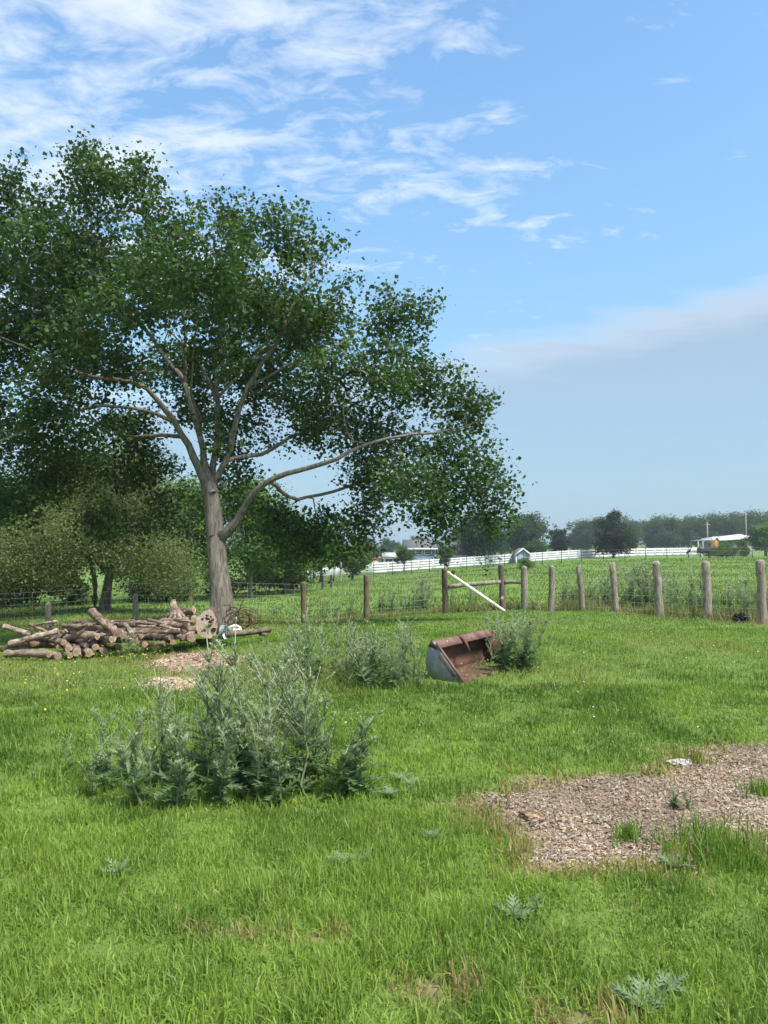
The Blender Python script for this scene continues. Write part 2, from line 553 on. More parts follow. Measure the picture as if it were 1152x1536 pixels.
def grow(limbs, clusters, r, seg=0.3, rmin=0.006, power=0.47, wig=0.06):
    """branches from given limbs out to every leaf cluster"""
    pos, par, rad = [], [], []
    def nearest(p, lo=0):
        q = np.array(pos)
        return int(np.argmin(((q - p) ** 2).sum(1)))
    for pts, r0, r1 in limbs:
        pts = np.array(pts, float)
        prev = -1
        if pos:
            prev = nearest(pts[0])
        # resample with a smooth curve
        dd = np.concatenate([[0], np.cumsum(np.linalg.norm(np.diff(pts, axis=0), axis=1))])
        n = max(3, int(dd[-1] / seg) + 1)
        t = np.linspace(0, dd[-1], n)
        q = np.stack([np.interp(t, dd, pts[:, c]) for c in range(3)], -1)
        for _ in range(2):
            q[1:-1] = 0.25 * q[:-2] + 0.5 * q[1:-1] + 0.25 * q[2:]
        if n > 5:
            wv = np.cumsum(r.normal(size=(n, 3)) * 0.022, 0); wv -= np.linspace(0, 1, n)[:, None] * wv[-1]
            wv[0] = 0; q = q + wv * min(1.0, 1.6 - 4 * r0)
        for i in range(n):
            if i == 0 and prev >= 0 and np.linalg.norm(np.array(pos[prev]) - q[0]) < 0.02:
                continue
            pos.append(q[i]); par.append(prev); rad.append(r0 + (r1 - r0) * (i / (n - 1)) ** 0.8)
            prev = len(pos) - 1
    base_n = len(pos)
    clusters = np.array(clusters)
    Pn = np.zeros((base_n + len(clusters) * 14 + 10, 3)); Pn[:base_n] = pos
    cnt = base_n
    d0 = np.sqrt(((clusters[:, None] - Pn[None, :base_n]) ** 2).sum(-1)).min(1)
    for ci in np.argsort(d0):
        c = clusters[ci]
        v = c - Pn[:cnt]
        dist = np.sqrt((v ** 2).sum(1))
        cost = dist * (1 + 0.35 * np.clip(-v[:, 2] / (dist + 1e-6), 0, 1))
        j = int(np.argmin(cost))
        n = min(12, max(1, int(math.ceil(dist[j] / seg))))
        a = Pn[j].copy(); prev = j
        off = r.normal(size=3) * wig * dist[j]
        for i in range(1, n + 1):
            t = i / n
            p = a + (c - a) * t + off * math.sin(t * PI) + np.array([0, 0, 0.08 * dist[j] * math.sin(t * PI)])
            Pn[cnt] = p; par.append(prev); rad.append(0.0)
            prev = cnt; cnt += 1
    Pn = Pn[:cnt]
    par = np.array(par); rad = np.array(rad)
    load = np.zeros(cnt)
    haskid = np.zeros(cnt, bool)
    for i in range(cnt):
        if par[i] >= 0:
            haskid[par[i]] = True
    for i in range(cnt - 1, -1, -1):
        if not haskid[i]:
            load[i] += 1
        if par[i] >= 0:
            load[par[i]] += load[i]
    rr = rmin * load ** power
    rr = np.where(rad > 0, rad, rr)
    for i in range(cnt):
        if par[i] >= 0:
            rr[i] = min(rr[i], rr[par[i]] * 0.97)
    kids = [[] for _ in range(cnt)]
    for i in range(cnt):
        if par[i] >= 0:
            kids[par[i]].append(i)
    chains = []
    stack = [(i, None) for i in range(cnt) if par[i] < 0]
    while stack:
        i, fr = stack.pop()
        ch = [] if fr is None else [fr]
        while True:
            ch.append(i)
            if not kids[i]:
                break
            ks = sorted(kids[i], key=lambda q: -rr[q])
            for q in ks[1:]:
                stack.append((q, i))
            i = ks[0]
        chains.append((ch, fr is not None))
    for ch, att in chains:
        for _ in range(5):
            q = rr[ch]
            if len(q) > 4 and q[0] > 0.1:
                q[1:-1] = 0.25 * q[:-2] + 0.5 * q[1:-1] + 0.25 * q[2:]
                rr[ch] = q
    return Pn, rr, chains

def wood_mesh(name, Pn, rr, chains, mat, r, big=0.05):
    mb = MB()
    for ch, att in chains:
        p = Pn[ch]; q = rr[ch].copy()
        if att:
            q[0] = min(q[0], q[1] * 1.15)
        if len(p) < 2:
            continue
        if q[1] > 0.12:
            s = 22; fl = 1 + 0.05 * r.normal(size=s) + 0.03 * np.sin(5 * np.arange(s) * 2 * PI / s + 1)
            k0 = len(mb.V); mb.tube(p, q, s)
            Vn = mb.V[-1].reshape(-1, s, 3); c = p[:, None]
            flare = 1 + 0.55 * np.exp(-np.arange(len(p)) / 1.6)[:, None] * (0.55 + 0.45 * np.sin(4 * np.arange(s) * 2 * PI / s))[None]
            mb.V[-1] = (c + (Vn - c) * (fl[None] * (1 + 0.018 * r.normal(size=(len(p), s))) * flare)[..., None]).reshape(-1, 3)
            continue
        s = 12 if q[1] > 0.12 else 8 if q[1] > big else 5 if q[1] > 0.014 else 3
        mb.tube(p, q, s, jit=0.05 if s > 5 else 0, r=r)
    return mb.mesh(name, True, [mat])

def sample_blobs(blobs, n, r, mind, shell=0.55, clump=0.0):
    vol = np.array([b[3] * b[4] * b[5] for b in blobs]); vol = vol ** 0.8
    pick = r.choice(len(blobs), size=n * 6, p=vol / vol.sum())
    v = r.normal(size=(n * 6, 3)); v /= np.linalg.norm(v, axis=1)[:, None]
    v *= (r.random(n * 6) ** shell)[:, None]
    B = np.array(blobs)
    pts = B[pick, :3] + v * B[pick, 3:6]
    if clump > 0:
        nz = np.zeros(len(pts))
        for _ in range(14):
            kv = r.normal(size=3); kv *= 2 * PI / (clump * (0.7 + 0.8 * r.random())) / np.linalg.norm(kv)
            nz += np.sin(pts @ kv + r.random() * 6.28)
        pts = pts[nz > np.quantile(nz, 0.27)]
    keep = np.zeros((n, 3)); m = 0
    for p in pts:
        if m and (((keep[:m] - p) ** 2).sum(1) < mind * mind).any():
            continue
        keep[m] = p; m += 1
        if m == n:
            break
    return keep[:m]

def foliage(cl, per, R, size, c_dark, c_light, r, flat=0.8, fall=0.0):
    n = len(cl)
    k = r.integers(int(per * 0.6), int(per * 1.4) + 1, n)
    idx = np.repeat(np.arange(n), k)
    o = r.normal(size=(len(idx), 3)) * 0.55
    o[:, 2] = o[:, 2] * flat - fall * np.abs(r.normal(size=len(idx)))
    Rc = R * (0.7 + 0.6 * r.random(n))
    pos = cl[idx] + o * Rc[idx][:, None]
    sz = size * (0.5 + 1.0 * r.random(len(idx)) ** 1.4)
    tcl = r.random(n)
    t = np.clip(0.55 * tcl[idx] + 0.45 * r.random(len(idx)), 0, 1)[:, None]
    cols = np.array(c_dark) * (1 - t) + np.array(c_light) * t
    return pos, sz, cols

def px_blob(px, py, rx, ry, d, rd):
    c = P(px, py, d); m = d / F
    return (c[0], c[1], c[2], rx * m, rd, ry * m)

def tree(name, label, base, limbs, blobs, ncl, per, R, size, cd, cl_, barkmat, leafmat, r, group=None, mind=0.25, seg=0.3, rmin=0.006,
         shell=0.55, up=0.6, droop=0.3, flat=0.8, fall=0.0, wig=0.06, cat='tree', power=0.47, clump=0.0):
    base = np.array(base, float)
    root = thing(name, label, cat, base, 0, group)
    c = sample_blobs(blobs, ncl, r, mind, shell, clump)
    Pn, rr, ch = grow(limbs, c, r, seg, rmin, power, wig)
    w = wood_mesh('trunk', Pn - base, rr, ch, barkmat, r)
    obj('trunk', w, None, root)
    pos, sz, cols = foliage(c, per, R, size, cd, cl_, r, flat, fall)
    obj('crown', leaves_mesh('crown', pos - base, sz, cols, leafmat, r, up, droop, kite=True), None, root)
    return root

# ---- the big shade tree
TD = 17.0
tb = G(333, TD)
def TP(*pts):
    return [P(a, b, TD + (c if len(q) > 2 else 0)) for q in pts for a, b, c in [(q + (0,))[:3]]]
trunk_pts = [tb + np.array([0, 0, -0.15]), P(331, 915, TD), P(329, 880, TD), P(325, 830, TD), P(319, 785, TD), P(316, 745, TD), P(314, 722, TD)]
LIMBS = [
    (trunk_pts, 0.255, 0.172),
    (TP((315, 735), (300, 700), (275, 655, -.1), (240, 610, -.3), (215, 582, -.5), (165, 572, -.8), (110, 560, -1.2), (60, 530, -1.6)), 0.0975, 0.0192),
    (TP((316, 728), (300, 650, .1), (285, 600, .2), (278, 570, .3), (235, 515, .5), (205, 480, .6), (150, 420, .8), (100, 350, 1.0), (60, 290, 1.0)), 0.0831, 0.0128),
    (TP((278, 570, .3), (285, 520, 0), (270, 440, -.4), (235, 360, -.6), (205, 290, -.6)), 0.0433, 0.0096),
    (TP((318, 725), (324, 650, .6), (323, 600, .8), (320, 540, .9), (330, 470, 1.0), (345, 390, 1.0), (350, 320, 1.0)), 0.0795, 0.0128),
    (TP((320, 725), (345, 680, -.1), (357, 620, -.3), (372, 585, -.4), (392, 550, -.5), (412, 518, -.6), (440, 450, -.6), (470, 400, -.4)), 0.0867, 0.0160),
    (TP((372, 585, -.4), (430, 545, -.2), (500, 520, 0), (560, 480, .2), (600, 460, .2)), 0.0361, 0.0096),
    (TP((338, 692), (390, 682, .3), (430, 660, .6), (470, 640, 1), (530, 600, 1.2), (600, 560, 1), (650, 530, .8)), 0.0542, 0.0096),
    (TP((326, 812), (342, 800, -.1), (362, 772, -.3), (382, 738, -.5), (405, 721, -.6), (450, 708, -.8), (500, 690, -.9), (550, 666, -.9), (585, 655, -.8), (640, 650, -.6), (700, 640, -.4)), 0.0831, 0.0160),
    (TP((405, 723, -.6), (420, 745, .1), (440, 757, .3), (470, 748, .5), (505, 735, .6), (550, 722, .6), (610, 712, .6), (670, 720, .5), (720, 735, .4)), 0.0506, 0.0128),
    (TP((552, 666, -.9), (515, 668, -.9), (513, 630, -1), (516, 600, -1)), 0.0217, 0.0077),
    (TP((258, 632, -.2), (205, 612, -.6), (140, 606, -1.1), (80, 625, -1.6), (0, 662, -2.2), (-60, 690, -2.4)), 0.0470, 0.0096),
    (TP((272, 655, 0), (230, 648, .5), (180, 655, 1.0), (130, 690, 1.3), (70, 720, 1.4), (0, 740, 1.3)), 0.0506, 0.0096),
    (TP((165, 572, -.8), (100, 560, -.2), (40, 590, .4), (-40, 600, .6)), 0.0289, 0.0077),
    (TP((205, 480, .6), (120, 470, .2), (40, 470, 0), (-50, 500, -.4)), 0.0325, 0.0077),
    (TP((470, 748, .5), (478, 790, .6), (474, 810, .7)), 0.0181, 0.0051),
    (TP((323, 600, .8), (290, 540, 2.2), (230, 480, 3.2), (160, 440, 3.6)), 0.0433, 0.0096),
    (TP((323, 600, .8), (370, 550, 2.2), (420, 500, 3.0), (470, 470, 3.4)), 0.0433, 0.0096),
    (TP((300, 650, .1), (290, 580, -1.2), (300, 500, -2.2), (310, 420, -2.9)), 0.0433, 0.0096),
]
BL = [(40, 300, 66, 55, 0, 1.1), (150, 285, 58, 50, -.5, 1.1), (133, 236, 22, 24, 0, .5), (205, 280, 46, 42, .5, 1.0), (-40, 380, 90, 80, .5, 1.7),
      (90, 390, 95, 75, -1, 1.5), (220, 370, 78, 66, 0, 1.5), (330, 345, 62, 52, .5, 1.3), (420, 352, 50, 42, -.3, 1.1), (448, 330, 18, 18, 0, .5), (500, 402, 50, 40, .3, 1.1),
      (400, 440, 85, 62, -.8, 1.5), (300, 450, 88, 58, 1.2, 1.5), (190, 470, 88, 62, -2, 1.3), (60, 500, 98, 66, 1.5, 1.7), (-60, 520, 110, 85, -1, 1.9),
      (470, 480, 72, 50, .8, 1.4), (590, 482, 40, 58, 0, 1.1), (640, 505, 32, 42, .3, .8), (645, 458, 13, 16, 0, .4), (560, 560, 74, 50, -.8, 1.4), (650, 580, 62, 50, .4, 1.3),
      (708, 622, 38, 44, 0, .9), (600, 648, 84, 42, .8, 1.4), (690, 690, 62, 50, -.5, 1.2), (742, 728, 34, 44, .3, .9), (745, 785, 30, 42, 0, .7), (660, 760, 48, 56, .3, 1.1),
      (630, 718, 55, 40, -1.2, 1.1), (560, 742, 55, 52, .8, 1.1), (540, 792, 40, 40, .3, .8), (645, 818, 22, 30, -.3, .5), (500, 600, 55, 44, 1.8, 1.2), (400, 560, 66, 40, 2.2, 1.3),
      (350, 640, 40, 50, 1.5, .9), (318, 655, 24, 34, -.5, .5), (345, 735, 22, 26, .5, .5), (380, 765, 36, 26, 1, .7), (410, 792, 55, 38, 1.8, 1.1), (455, 815, 40, 36, 1.5, .9), (500, 772, 36, 36, 1, .8),
      (150, 560, 85, 46, 1.8, 1.4), (70, 620, 85, 50, -1, 1.5), (-40, 640, 100, 66, .5, 1.7), (190, 640, 66, 38, 1.5, 1.2), (110, 700, 85, 44, .8, 1.4), (20, 740, 78, 46, -.5, 1.3),
      (220, 705, 46, 40, 1.8, 1.0), (-60, 740, 80, 56, 1, 1.4), (262, 765, 36, 36, 2, .9), (300, 400, 110, 70, -3, 1.2), (120, 430, 105, 75, 3.2, 1.5), (420, 500, 105, 62, 3.2, 1.4), (300, 550, 95, 44, 3.5, 1.3),
      (738, 838, 9, 34, 0, .25), (370, 700, 35, 32, 1.8, .8), (525, 640, 50, 35, .2, 1.0), (565, 700, 60, 28, .3, 1.0), (470, 560, 50, 36, -.6, .9), (480, 640, 48, 32, .5, 1.0), (432, 602, 48, 34, 1.2, 1.1), (392, 655, 34, 30, 1.6, .9), (290, 610, 40, 30, 1.8, .9), (500, 820, 28, 26, .6, .6),  (180, 780, 60, 30, 2.2, 1.0), (320, 520, 60, 40, -1.6, .8), (110, 500, 60, 40, -2.4, .9), (110, 555, 60, 30, -1.8, .7), (200, 560, 45, 28, -1.3, .6), (90, 615, 60, 26, -2.2, .6)]
blobs = [px_blob(a, b, c, d, TD + e, f) for a, b, c, d, e, f in BL]
r1 = np.random.default_rng(21)
tree('shade_tree', 'tall spreading shade tree with pale grey trunk beside the log pile', tb, LIMBS, blobs, 2950, 50, 0.33, 0.086,
     (0.022, 0.050, 0.014), (0.084, 0.148, 0.035), M_BARK_MAIN, M_LEAF, r1, mind=0.18, seg=0.28, rmin=0.0065, shell=0.5, fall=0.15, droop=0.9, up=0.35, wig=0.1, clump=1.5)
# suckers low on the trunk are part of the crown blobs above

# ---- trees behind on the left
r2 = np.random.default_rng(5)
OD = 29.0
ob = G(158, OD)
olimbs = [([ob, P(160, 880, OD), P(163, 862, OD), P(175, 820, OD), P(200, 770, OD), P(215, 700, OD)], 0.17, 0.04),
          ([P(163, 862, OD), P(140, 835, OD - .5), P(100, 810, OD - 1), P(50, 800, OD - 1.5), P(0, 820, OD - 2)], 0.11, 0.03),
          ([P(166, 850, OD), P(210, 830, OD - .6), P(250, 820, OD - 1)], 0.10, 0.03),
          ([ob + np.array([-.55, .5, 0]), P(143, 890, OD + .5), P(140, 850, OD + .5), P(120, 780, OD + .5), P(90, 720, OD + .5)], 0.11, 0.03)]
oblobs = [px_blob(*b) for b in [(160, 800, 75, 38, OD, 1.6), (230, 830, 62, 34, OD - .8, 1.4), (265, 860, 34, 30, OD - 1, 1.0), (90, 800, 70, 34, OD - 1, 1.6), (30, 835, 55, 36, OD - 1.5, 1.4),
                                (-30, 850, 50, 50, OD - 1.5, 1.6), (210, 740, 55, 55, OD, 1.5), (130, 740, 60, 45, OD + .5, 1.5), (40, 775, 60, 38, OD, 1.4), (190, 690, 45, 40, OD, 1.2), (80, 850, 45, 25, OD - 1.2, 1.0), (-50, 790, 60, 45, OD, 1.5)]]
tree('willowy_tree', 'olive green low branching tree with forked dark trunk behind the log pile', ob, olimbs, oblobs, 1000, 130, 0.78, 0.062,
     (0.125, 0.170, 0.066), (0.195, 0.238, 0.098), M_BARK_DARK, M_LEAF_DULL, r2, mind=0.27, seg=0.45, rmin=0.006, droop=1.2, fall=0.25)

def bush_blobs(c, w, h, r, n=7, dome=True):
    bl = []
    for i in range(n):
        a = r.random() * 2 * PI; q = math.sqrt(r.random()) * 0.62
        zz = (0.25 + 0.55 * r.random()) * h * (1 - 0.55 * q * q if dome else 1)
        s = 0.30 + 0.16 * r.random()
        bl.append((c[0] + math.cos(a) * q * w / 2, c[1] + math.sin(a) * q * w / 2, c[2] + zz, w * s * 0.75, w * s * 0.75, h * s * 0.62))
    return bl
def auto_tree(name, label, base, h, w, r, cd, cl_, ncl=120, per=30, leaf=0.3, trunk=0.2, clear=0.25, group=None, bark=None, leafmat=None, cat='tree', cone=False, pale=False):
    b = np.array(base, float)
    bl = []
    if cone:
        for i in range(9):
            t = i / 8
            ww = w * 0.5 * (1 - t) ** 0.75 * (0.85 + 0.3 * r.random()) + 0.12 * w
            bl.append((b[0] + r.normal() * 0.06 * w, b[1] + r.normal() * 0.06 * w, b[2] + h * (clear + (1 - clear) * t * 0.95), ww, ww, h * 0.075))
    else:
        ch = h * (1 - clear)
        for i in range(11):
            a = r.random() * 2 * PI; q = r.random() ** 0.6 * 0.62; t = r.random()
            q *= math.sin(PI * (0.18 + 0.72 * t)) ** 0.8
            s = 0.22 + 0.12 * r.random()
            bl.append((b[0] + math.cos(a) * q * w / 2, b[1] + math.sin(a) * q * w / 2, b[2] + h * clear + ch * (0.14 + 0.72 * t), w * s, w * s, ch * s * 0.75))
        bl.append((b[0], b[1], b[2] + h * clear + ch * 0.5, w * 0.3, w * 0.3, ch * 0.4))
    lean = r.normal(size=2) * 0.03 * h
    limbs = [([b - np.array([0, 0, .1]), b + np.array([lean[0] * .4, lean[1] * .4, h * clear]), b + np.array([lean[0], lean[1], h * 0.8])], trunk, trunk * 0.25)]
    if not cone:
        for i in range(4):
            a = r.random() * 2 * PI
            limbs.append(([b + np.array([lean[0] * .4, lean[1] * .4, h * (clear + 0.08 * i)]), b + np.array([math.cos(a) * w * .18, math.sin(a) * w * .18, h * (clear + .2 + .08 * i)]),
                           b + np.array([math.cos(a) * w * .33, math.sin(a) * w * .33, h * (clear + .32 + .08 * i)])], trunk * 0.5, trunk * 0.15))
    return tree(name, label, b, limbs, bl, int(ncl * 1.25), int(per * 1.6), w * 0.10, leaf * 0.74, cd, cl_, bark or M_BARK_DARK, leafmat or M_LEAF_DULL, r, group, mind=w * 0.035, seg=max(0.4, h * 0.09), rmin=0.012, cat=cat)

def copy_tree(root, loc, rz, sc, label=None, group=None):
    c = root.copy(); COL.objects.link(c)
    c.location = tuple(float(v) for v in loc); c.rotation_euler = (0, 0, rz); c.scale = sc
    if label: c['label'] = label
    if group: c['group'] = group
    for ch in list(root.children):
        d = ch.copy(); COL.objects.link(d); d.parent = c
        for g in list(ch.children):
            e = g.copy(); COL.objects.link(e); e.parent = d
    return c

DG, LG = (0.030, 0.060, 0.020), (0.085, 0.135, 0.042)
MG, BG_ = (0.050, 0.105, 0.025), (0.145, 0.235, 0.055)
r3 = np.random.default_rng(33)
auto_tree('woodland_tree', 'mid green tree with slim pale stem just right of the grey trunk', G(377, 41), 6.4, 5.4, r3, MG, BG_, 260, 40, 0.17, 0.13, 0.2, bark=M_BARK_PALE)
auto_tree('woodland_tree', 'dense green tree in the fence corner under the hanging limb', G(428, 43), 5.2, 5.6, r3, MG, BG_, 260, 40, 0.17, 0.16, 0.12)
auto_tree('woodland_tree', 'bright green tree seen between the olive tree and grey trunk', G(285, 38), 6.6, 4.6, r3, MG, BG_, 230, 40, 0.17, 0.15, 0.22)
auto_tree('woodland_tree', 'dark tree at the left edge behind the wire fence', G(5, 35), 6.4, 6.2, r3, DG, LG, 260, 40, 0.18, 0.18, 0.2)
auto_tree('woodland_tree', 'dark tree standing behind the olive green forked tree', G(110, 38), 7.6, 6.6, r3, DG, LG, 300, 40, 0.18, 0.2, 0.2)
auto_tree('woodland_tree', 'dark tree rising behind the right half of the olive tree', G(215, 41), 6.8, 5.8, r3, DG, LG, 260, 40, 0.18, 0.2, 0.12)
auto_tree('woodland_tree', 'pale green airy tree beside the pale pole at the pasture edge', G(480, 66), 5.2, 5.4, r3, MG, (0.12, 0.18, 0.05), 200, 36, 0.22, 0.13, 0.18)
auto_tree('woodland_tree', 'low rounded tree right of the pale pole', G(528, 72), 3.8, 3.6, r3, MG, BG_, 130, 34, 0.22, 0.12, 0.2)
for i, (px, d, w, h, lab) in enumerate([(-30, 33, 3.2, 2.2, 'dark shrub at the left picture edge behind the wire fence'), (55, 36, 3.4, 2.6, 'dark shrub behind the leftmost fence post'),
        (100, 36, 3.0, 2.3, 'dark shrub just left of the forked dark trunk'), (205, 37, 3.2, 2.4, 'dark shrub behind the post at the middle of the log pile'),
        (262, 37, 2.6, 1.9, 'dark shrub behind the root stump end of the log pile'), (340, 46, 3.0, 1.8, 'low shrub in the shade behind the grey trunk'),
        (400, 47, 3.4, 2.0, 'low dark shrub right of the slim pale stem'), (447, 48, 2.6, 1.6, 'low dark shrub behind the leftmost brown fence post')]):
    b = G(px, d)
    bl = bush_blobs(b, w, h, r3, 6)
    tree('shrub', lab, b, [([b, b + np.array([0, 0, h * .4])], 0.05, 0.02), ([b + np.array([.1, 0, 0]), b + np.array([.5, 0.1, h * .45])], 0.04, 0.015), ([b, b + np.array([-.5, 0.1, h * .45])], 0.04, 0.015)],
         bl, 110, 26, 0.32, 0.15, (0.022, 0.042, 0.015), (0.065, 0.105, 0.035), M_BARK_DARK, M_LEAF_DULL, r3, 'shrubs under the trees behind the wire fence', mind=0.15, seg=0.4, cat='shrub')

# ---- trees across the pasture
HZ = (0.036, 0.072, 0.030), (0.085, 0.135, 0.055)
auto_tree('round_tree', 'broad dark green tree standing in front of the blue house wing', G(718, 110), 8.0, 9.6, r3, (0.022, 0.05, 0.025), (0.05, 0.095, 0.04), 240, 40, 0.34, 0.28, 0.2)
auto_tree('round_tree', 'tallest hazy green tree behind the small blue shed', G(788, 150), 9.6, 9.6, r3, *HZ, 240, 40, 0.42, 0.3, 0.15)
auto_tree('round_tree', 'small rounded tree right of the small blue shed', G(804, 128), 3.4, 4.6, r3, *HZ, 110, 34, 0.34, 0.15, 0.12)
auto_tree('dark_tree', 'dark ragged tree between the blue shed and the lone cedar', G(838, 152), 6.2, 5.2, r3, (0.02, 0.035, 0.022), (0.045, 0.068, 0.038), 120, 34, 0.36, 0.2, 0.1)
auto_tree('cedar_tree', 'lone dark cedar with bare trunk in front of the white fence', G(920, 117), 6.9, 5.8, r3, (0.020, 0.033, 0.016), (0.052, 0.070, 0.036), 190, 40, 0.30, 0.16, 0.2, cone=True)
auto_tree('yard_tree', 'little round tree in front of the house porch', G(606, 92), 3.2, 2.6, r3, MG, LG, 90, 34, 0.2, 0.08, 0.25)
auto_tree('yard_tree', 'little bush-like tree at the corner of the house wing', G(667, 97), 3.0, 2.4, r3, MG, LG, 90, 34, 0.2, 0.08, 0.15)
auto_tree('yard_tree', 'brownish tree behind the left end of the house', G(548, 140), 5.0, 6.5, r3, (0.05, 0.055, 0.03), (0.10, 0.11, 0.055), 120, 34, 0.36, 0.2, 0.15)
auto_tree('broadleaf_tree', 'bright green tree at the right edge beside the barn', G(1148, 118), 5.4, 5.4, r3, MG, BG_, 190, 40, 0.28, 0.2, 0.2)
auto_tree('shrub', 'bright green shrub in front of the grey barn wall', G(1083, 112), 2.0, 4.4, r3, (0.05, 0.10, 0.02), (0.13, 0.22, 0.05), 110, 36, 0.2, 0.08, 0.02, cat='shrub')
auto_tree('shrub', 'smaller shrub against the pale end of the barn', G(1114, 110), 2.3, 2.2, r3, (0.05, 0.10, 0.02), (0.12, 0.20, 0.05), 70, 34, 0.2, 0.06, 0.02, cat='shrub')
auto_tree('sapling', 'light green sapling in the pasture below the small blue shed', G(787, 62), 1.25, 1.6, r3, (0.08, 0.13, 0.03), (0.18, 0.26, 0.07), 60, 26, 0.11, 0.03, 0.1, cat='shrub')
protos = []
FG = 'trees of the far tree line'
for px, d, h, w, lab in [(882, 215, 10.0, 11, 'far hazy tree left of the lone cedar'), (945, 230, 10.5, 12, 'far hazy tree just right of the lone cedar'), (1010, 225, 10.5, 13, 'far hazy tree midway between the cedar and the open shelter')]:
    protos.append(auto_tree('far_tree', lab, G(px, d), h, w, r3, *HZ, 170, 40, 0.5, 0.3, 0.08, group=FG))
for i, (px, d, s, lab) in enumerate([(912, 235, .95, 'far hazy tree directly behind the lone cedar'), (975, 240, 1.06, 'second far hazy tree right of the lone cedar'), (995, 250, 1.15, 'far hazy tree peeking over its neighbours between cedar and shelter'),
        (1035, 232, 1.0, 'far hazy tree above the black and white cow'), (1062, 240, 1.05, 'far hazy tree behind the bare utility pole'), (1085, 228, .98, 'far hazy tree behind the orange kiosk and barn roof'),
        (1110, 238, 1.1, 'far hazy tree left of the taller utility pole'), (1135, 226, 1.08, 'far hazy tree right of the taller utility pole'), (1160, 232, 1.22, 'tallest far tree at the right picture edge'), (862, 245, .7, 'lowest far tree at the left end of the far line'), (752, 250, .75, 'far tree showing left of the small blue shed'), (690, 255, .8, 'far tree behind the house wing roof'), (630, 250, .72, 'far tree behind the main roof of the house'), (585, 245, .7, 'far tree behind the porch of the house'), (545, 240, .75, 'far tree left of the tan and orange hut')]):
    copy_tree(protos[i % 3], G(px, d), r3.random() * 6.28, (s * (0.9 + .2 * r3.random()), s, s * (0.92 + .16 * r3.random())), lab, FG)

# ------------------------------------------------------------------ near fences
def m_wood(name, a, b, c, sc=(22, 22, 2.2)):
    k = MT(name, 0.88, 0.15)
    v = k.coord('Object', sc)
    n1 = k.noise(v, 2.0, 7, 0.65, 0.4)
    n2 = k.noise(k.coord('Object', (1, 1, .6)), 8.0, 6, 0.65)
    n3 = k.noise(k.coord('Object'), 30.0, 3, 0.6)
    col = k.ramp(n1, [(0.28, a), (0.5, b), (0.72, c)])
    col = k.mix(k.ramp(n2, [(0.50, (0, 0, 0)), (0.60, (0.8, 0.8, 0.8))]), col, tuple(x * 0.48 for x in b))
    col = k.mix(k.math('MULTIPLY', k.rnd(), 0.45), col, tuple(x * .6 for x in b))
    k.color(k.mix(k.math('MULTIPLY', n3, 0.25), col, a)); k.bump(n1, 0.7, 0.02)
    return k.m
M_POST = m_wood('weathered_post', (0.10, 0.08, 0.06), (0.33, 0.285, 0.22), (0.52, 0.48, 0.41))
M_POST_DARK = m_wood('brown_post', (0.07, 0.05, 0.038), (0.19, 0.145, 0.11), (0.31, 0.26, 0.205))
M_WIRE = m_simple('fence_wire', (0.42, 0.41, 0.39), 0.6, 0.2, 3, 0.4)
M_PIPE = m_simple('white_pipe', (0.82, 0.79, 0.70), 0.5, 0.12, 4, 0.4)
M_PINK = m_simple('pink_tape', (0.75, 0.22, 0.38), 0.6)

def post_mesh(h, rad, r, lean=(0, 0), flat=False):
    mb = MB()
    zs = list(np.linspace(-0.35, h - rad * 0.7, 9)) + ([h - 0.03, h] if flat else [h - rad * 0.35, h - rad * 0.1, h])
    rs = [rad * (1.04 - 0.10 * i / 8 + 0.02 * r.normal()) for i in range(9)] + ([rad * .93, rad * .84] if flat else [rad * 0.82, rad * 0.55, rad * 0.18])
    pts = [(lean[0] * z + 0.006 * r.normal(), lean[1] * z + 0.006 * r.normal(), z) for z in zs]
    mb.tube(pts, rs, 12, False, True, 0.018, r)
    return mb.mesh('post', True)

def wire_mesh_between(bases, base0, h, rows, pitch, rad, rel):
    mb = MB()
    for (a, b) in zip(bases[:-1], bases[1:]):
        a, b = np.array(a), np.array(b)
        L = np.linalg.norm(b - a)
        for z in rows:
            mb.tube([a + [0, 0, z] - rel, (a + b) / 2 + [0, 0, z - 0.012] - rel, b + [0, 0, z] - rel], rad, 3)
        n = int(L / pitch)
        for i in range(1, n):
            t = i / n
            p = a + (b - a) * t
            z0 = float(gz(p[0], p[1])) + 0.05
            mb.tube([np.array([p[0], p[1], z0]) - rel, p + [0, 0, rows[-1]] - rel], rad * 0.8, 3)
    return mb.mesh('woven_wire', True)

rf = np.random.default_rng(12)
RIGHT_POSTS = [(786, 21.3, 848, .090, .5), (826, 20.8, 848, .088, 0), (873, 20.4, 848, .085, 0), (922, 19.2, 845, .085, 0), (988, 18.0, 843, .092, 0), (1060, 16.6, 840, .096, 0), (1142, 15.0, 841, .098, 0), (1235, 13.7, 838, .098, 0)]
b0 = G(786, 21.3)
fr = thing('post_fence', 'wire fence of thick weathered round posts running off to the right', 'fence', b0)
pb = []
for i, (px, d, top, rad, _) in enumerate(RIGHT_POSTS):
    b = G(px, d); h = P(px, top, d)[2] - b[2]
    pb.append(b)
    if i == len(RIGHT_POSTS) - 1:
        continue
    o = obj('post', post_mesh(h * (.97 + .05 * rf.random()), rad * (.86 + .22 * rf.random()), rf, (rf.normal() * .025 - (.035 if i > 3 else .01), rf.normal() * .03), flat=i in (2, 4, 6)), M_POST, fr)
    o.location = b - b0
ofs = np.array([-0.02, 0.11, 0])
obj('woven_wire', wire_mesh_between([p + ofs for p in pb[:-1]], b0, 1.2, [0.12, 0.28, 0.45, 0.65, 0.86, 1.05], 0.22, 0.0022, b0), M_WIRE, fr)
fr.children[0]['label'] = 'slim brown end post braced by the wooden rails'

